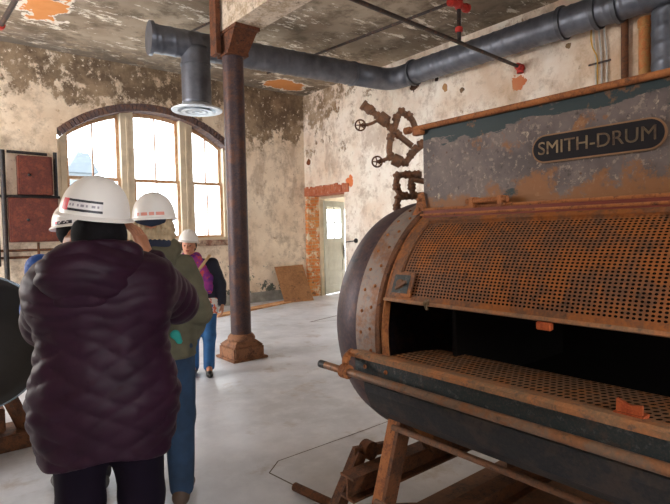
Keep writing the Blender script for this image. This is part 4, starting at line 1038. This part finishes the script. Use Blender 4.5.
# --- the person in the olive jacket
s = 1.05; J = dict(head=(0, .03, 1.63), neck=(0, -.01, 1.49), chest=(0, 0, 1.25), hip=(.02, 0, .95),
    shL=(-.17, 0, 1.39), elL=(-.23, .12, 1.15), wrL=(-.12, .28, 1.22), shR=(.165, 0, 1.375), elR=(.245, .0, 1.11), wrR=(.19, .16, .95),
    thL=(-.09, 0, .92), knL=(-.10, .02, .50), anL=(-.11, 0, .09), toL=(-.13, .15, .045), thR=(.10, 0, .92), knR=(.115, .02, .50), anR=(.115, -.01, .09), toR=(.14, .14, .045))
def parka(P):
    Z = P[..., 2]
    d = sm(cap(P, (-.08, 0, 1.34), (.08, 0, 1.34), .115, .115, (1.1, 1, 1)), cap(P, (0, 0, 1.28), (.02, 0, .95), .150, .158, (1.15, .88, 1)), cap(P, (.02, 0, .95), (.02, 0, .88), .158, .160, (1.12, .85, 1)), k=.08)
    for A, Bq, Cq in ((J['shL'], J['elL'], J['wrL']), (J['shR'], J['elR'], J['wrR'])):
        A, Bq, Cq = NP(A), NP(Bq), NP(Cq); d = sm(d, sm(cap(P, A, Bq, .078, .074), cap(P, Bq, Bq+(Cq-Bq)*.9, .074, .058), k=.03), k=.03)
    d = d+.013*np.abs(waves(P*NP([1, 1, .8]), 20, 11))+.010*waves(P*NP([1, 1, 1.3]), 40, 12)
    d = smax(d, -cap(P, (0, .02, 1.52), (0, .02, 1.62), .07, .08), k=.02)
    return smax(d, .86-Z, k=.012)
def parka_hood(P):
    d = sm(ell(P, (.0, -.115, 1.42), (.135, .070, .085)), cap(P, (-.10, -.04, 1.485), (.10, -.04, 1.485), .060, .060), k=.05)+.006*waves(P, 26, 8)
    return smax(d, -ell(P, (0, .06, 1.58), (.08, .11, .12)), k=.02)
def scarf(P):
    d = sm(cap(P, (-.035, -.02, 1.53), (.035, -.02, 1.53), .085, .085), ell(P, (.06, -.005, 1.60), (.062, .07, .085)), ell(P, (-.06, .0, 1.595), (.055, .065, .07)), k=.03)
    d = d-.0035*np.sin(P[..., 0]*260)+.002*np.sin(Z_(P)*200)
    return d
def Z_(P): return P[..., 2]
OLIVE = plain('olive_canvas', (.095, .085, .052), .85, 0, .2, 9, .1); KNIT = plain('cream_knit', (.42, .31, .19), .9, 0, .15, 25, .2); NAVY = plain('navy_fleece', (.014, .020, .045), .9)
JEAN = plain('dark_blue_denim', (.012, .034, .075), .85, 0, .25, 8, .15)
p2, jk = person((1.045, 2.95, 0), math.radians(25), 'person in an olive hooded jacket and blue jeans seen from behind', J, s,
    (parka, (-.42, -.28, .80), (.42, .42, 1.62)), trouser_fn(J, s, 2, 1.08, hipk=.86), (.0, 1, 0),
    [((J['wrL'], (.5, .7, .2), (-.6, .2, .6), (.3, -.2, 1)), dict(curl=.9)), ((J['wrR'], (-.15, .55, -.6), (.9, .1, -.2), (-.1, .8, .6)), dict(curl=.7))],
    shoes=plain('brown_boot', (.07, .04, .025), .6), jmat=OLIVE, tmat=JEAN, )
np_obj('hood', [surface(parka_hood, (-.24, -.25, 1.28), (.24, .1, 1.58), .007)], OLIVE, p2)
sc_ = np_obj('knit_scarf', [surface(scarf, (-.16, -.15, 1.42), (.16, .10, 1.70), .0055)], KNIT, p2)
def capband(P): return smax(smax(ell(P, (0, .01, 1.655), (.098, .118, .075)), 1.612+.25*np.abs(P[..., 0])-Z_(P), k=.005), Z_(P)-1.69, k=.005)
np_obj('headband', [surface(capband, (-.15, -.15, 1.58), (.15, .15, 1.72), .0055)], NAVY, p2)
def collar(P):
    d = np.abs(cap(P, (-.03, -.03, 1.47), (.03, -.03, 1.47), .098, .098, (1, 1, .8)))-.014
    return smax(smax(d, 1.46-Z_(P), k=.005), Z_(P)-1.545+.3*P[..., 1], k=.006)
np_obj('fleece_collar', [surface(collar, (-.18, -.18, 1.42), (.18, .14, 1.60), .0055)], NAVY, p2)
hard_hat(p2, (.006, .025, 1.660), math.radians(-3), math.radians(0), math.radians(-2), 1.0, 'white hard hat with a pale red strip', (math.radians(225), math.radians(150), .10, .22, ['ppwppppwpppwppppp'], None))
tb = N('teal_cloth')
def tl(P): return smax(cap(P, (.135, -.14, .97), (.115, -.15, 1.01), .018, .026, (1, .5, 1)), -P[..., 2]+.955, k=.004)+.004*waves(P, 60, 2)
np_obj('teal_pocket_cloth', [surface(tl, (.06, -.26, .90), (.24, -.1, 1.12), .005)], tb.out((.02, .28, .24), .8), p2)

# --- the person at the far left in blue
s = 1.0; J = dict(head=(0, .03, 1.60), neck=(0, -.01, 1.46), chest=(0, 0, 1.28), hip=(0, 0, .92),
    shL=(-.18, 0, 1.39), elL=(-.22, .10, 1.13), wrL=(-.10, .24, 1.25), shR=(.18, 0, 1.39), elR=(.24, .03, 1.12), wrR=(.20, .18, .98),
    thL=(-.09, 0, .89), knL=(-.10, .02, .48), anL=(-.10, 0, .09), toL=(-.12, .15, .045), thR=(.09, 0, .89), knR=(.10, .02, .48), anR=(.10, -.01, .09), toR=(.12, .14, .045))
J3 = dict(J)
def bluej(P):
    J = J3; Z = P[..., 2]
    d = sm(cap(P, (-.09, 0, 1.33), (.09, 0, 1.33), .11, .11, (1.1, 1, 1)), cap(P, (0, 0, 1.28), (0, 0, .90), .15, .155, (1.2, .88, 1)), k=.07)
    for A, Bq, Cq in ((J['shL'], J['elL'], J['wrL']), (J['shR'], J['elR'], J['wrR'])):
        A, Bq, Cq = NP(A), NP(Bq), NP(Cq); d = sm(d, sm(cap(P, A, Bq, .078, .068), cap(P, Bq, Bq+(Cq-Bq)*.9, .066, .050), k=.03), k=.03)
    d = d+.008*waves(P, 24, 21)
    d = sm(d, cap(P, (-.02, -.01, 1.46), (.02, -.01, 1.46), .082, .082), k=.03)
    return smax(smax(d, -cap(P, (0, .02, 1.50), (0, .02, 1.60), .065, .08), k=.02), .84-Z, k=.01)
def hair3(P): return smax(smax(ell(P, (0, -.0, 1.60), (.094, .105, .10)), P[..., 1]-.055, k=.01), P[..., 2]-1.66, k=.01)
g3 = ['rr wgwwg', 'rrkkkkkk', 'rkkwkwkk', '  kkkkkk']
g3 = ['rrkkwkkwkkk', 'rrkwkkwkwkk', ' kkkkkkkkk']
g3 = ['rrkkwkkwkkk', 'rrkwkkwkwkk', 'kkkkkkkkkkk']
p3, jk = person((.73, 3.42, 0), math.radians(5), 'person in a bright blue jacket and white hard hat mostly hidden at far left', J, s,
    (bluej, (-.36, -.24, .78), (.36, .36, 1.58)), trouser_fn(J, s, 3), (-.35, 1, -.05),
    [((J['wrL'], (.5, .6, .4), (-.7, .2, .5), (.2, -.2, 1)), dict(curl=.8)), ((J['wrR'], (-.1, .6, -.5), (.9, .1, -.2), (-.1, .8, .6)), dict(curl=.6))],
    hair=hair3, shoes=plain('grey_shoe', (.06, .06, .06), .6), jmat=plain('bright_blue_fleece', (.012, .08, .36), .7), tmat=plain('charcoal_trousers', (.03, .03, .04), .8))
hard_hat(p3, (0, .03, 1.632), math.radians(-14), math.radians(-4), math.radians(-4), .93, 'white hard hat with a small dark sticker', (math.radians(258), math.radians(205), .06, .20, g3, None))

# --- the woman facing the group
s = .93; J = dict(head=(.09, .05, 1.445), neck=(.055, .0, 1.315), chest=(.01, 0, 1.14), hip=(-.02, 0, .83),
    shL=(-.155, 0, 1.235), elL=(-.235, .0, 1.00), wrL=(-.255, .10, .80), shR=(.175, 0, 1.24), elR=(.25, .03, 1.01), wrR=(.17, .19, .88),
    thL=(-.10, 0, .80), knL=(-.10, .02, .44), anL=(-.085, -.02, .085), toL=(-.10, .13, .04), thR=(.065, 0, .80), knR=(.08, .0, .44), anR=(.085, -.06, .085), toR=(.10, .09, .04))
J4 = dict(J)
def coat4(P):
    J = J4; Z = P[..., 2]
    d = sm(cap(P, (-.08, 0, 1.18), (.10, 0, 1.18), .105, .105, (1.1, 1, 1)), cap(P, (.01, 0, 1.15), (-.02, 0, .80), .145, .165, (1.15, .85, 1)), k=.07)
    for A, Bq, Cq in ((J['shL'], J['elL'], J['wrL']), (J['shR'], J['elR'], J['wrR'])):
        A, Bq, Cq = NP(A), NP(Bq), NP(Cq); d = sm(d, sm(cap(P, A, Bq, .072, .062), cap(P, Bq, Bq+(Cq-Bq)*.92, .060, .048), k=.03), k=.03)
    d = d+.007*waves(P, 26, 31)
    return smax(smax(d, -cap(P, (.07, .03, 1.34), (.08, .03, 1.44), .055, .07), k=.02), .70-Z, k=.01)
def hair4(P): return smax(smax(ell(P, (.09, .03, 1.455), (.086, .095, .10)), P[..., 1]-.06, k=.01), P[..., 2]-1.50, k=.01)
def scarf4(P):
    d = sm(cap(P, (.02, .03, 1.315), (.12, .03, 1.315), .062, .062), cap(P, (.06, .10, 1.29), (.08, .145, 1.08), .058, .050, (1, .6, 1)), cap(P, (.0, .085, 1.29), (-.10, .135, 1.10), .055, .052, (1, .6, 1)), cap(P, (-.10, .135, 1.10), (-.12, .155, .96), .050, .045, (1, .5, 1)), k=.03)
    return d+.006*waves(P, 55, 33)
def strap4(P):
    d = np.abs(sm(cap(P, (.01, 0, 1.15), (-.02, 0, .80), .195, .205, (1.15, .85, 1)), cap(P, (-.08, 0, 1.18), (.10, 0, 1.18), .150, .150, (1.1, 1, 1)), k=.07))-.006
    n_ = NP([.80, 0, .60]); q = np.abs((P-NP([.06, 0, 1.08]))@n_)-.016
    return smax(smax(d, q, k=.004), -P[..., 1], k=.004)
sf = N('purple_scarf'); SCF = sf.out(sf.mix(sf.rng(sf.noise(16, 3), .55, .6), sf.mix(sf.rng(sf.noise(9, 3, .5, sf.vec(off=(3, 3, 3))), .45, .55), (.13, .02, .22), (.30, .03, .22)), (.55, .07, .07)), .8)
p4, jk = person((2.40, 5.40, 0), math.radians(208), 'woman facing camera in dark coat, purple scarf, blue jeans and white hard hat', J, s,
    (coat4, (-.36, -.22, .64), (.36, .30, 1.40)), trouser_fn(J, s, 4, 1.02), (.10, 1, .0),
    [((J['wrL'], (.02, .2, -1), (-1, 0, 0), (.1, 1, .1)), dict(curl=.5, s=.95)), ((J['wrR'], (-.6, .5, -.3), (.4, .5, .5), (0, .3, 1)), dict(curl=.7, s=.95))],
    hair=hair4, shoes=plain('black_shoe', (.012, .012, .012), .4), jmat=plain('dark_navy_coat', (.012, .014, .030), .75), tmat=plain('blue_denim', (.03, .13, .33), .85, 0, .2, 9, .1), jh=.008)
np_obj('scarf', [surface(scarf4, (-.2, -.1, .84), (.24, .22, 1.42), .006)], SCF, p4)
np_obj('bag_strap', [surface(strap4, (-.3, -.02, .78), (.3, .30, 1.40), .006)], plain('tan_strap', (.55, .36, .18), .7), p4)
hard_hat(p4, (.09, .045, 1.492), 0, math.radians(3), math.radians(-6), .88, 'off white scuffed hard hat')
bg4 = N('bag_cloth'); BAG = bg4.out(bg4.mix(bg4.rng(bg4.noise(14, 3), .40, .43), (.03, .07, .26), bg4.mix(bg4.rng(bg4.noise(20, 2, .5, bg4.vec(off=(3, 0, 1))), .55, .58), (.60, .56, .52), (.55, .10, .05))), .8)
def bag4(P): return smax(np.abs(P[..., 0]-(-.135))-.075, smax(np.abs(P[..., 1]-.235)-.025, np.abs(P[..., 2]-.80)-.085, k=.02), k=.02)
bo = np_obj('shoulder_bag', [surface(bag4, (-.26, .15, .68), (.1, .31, .92), .006)], BAG, p4)
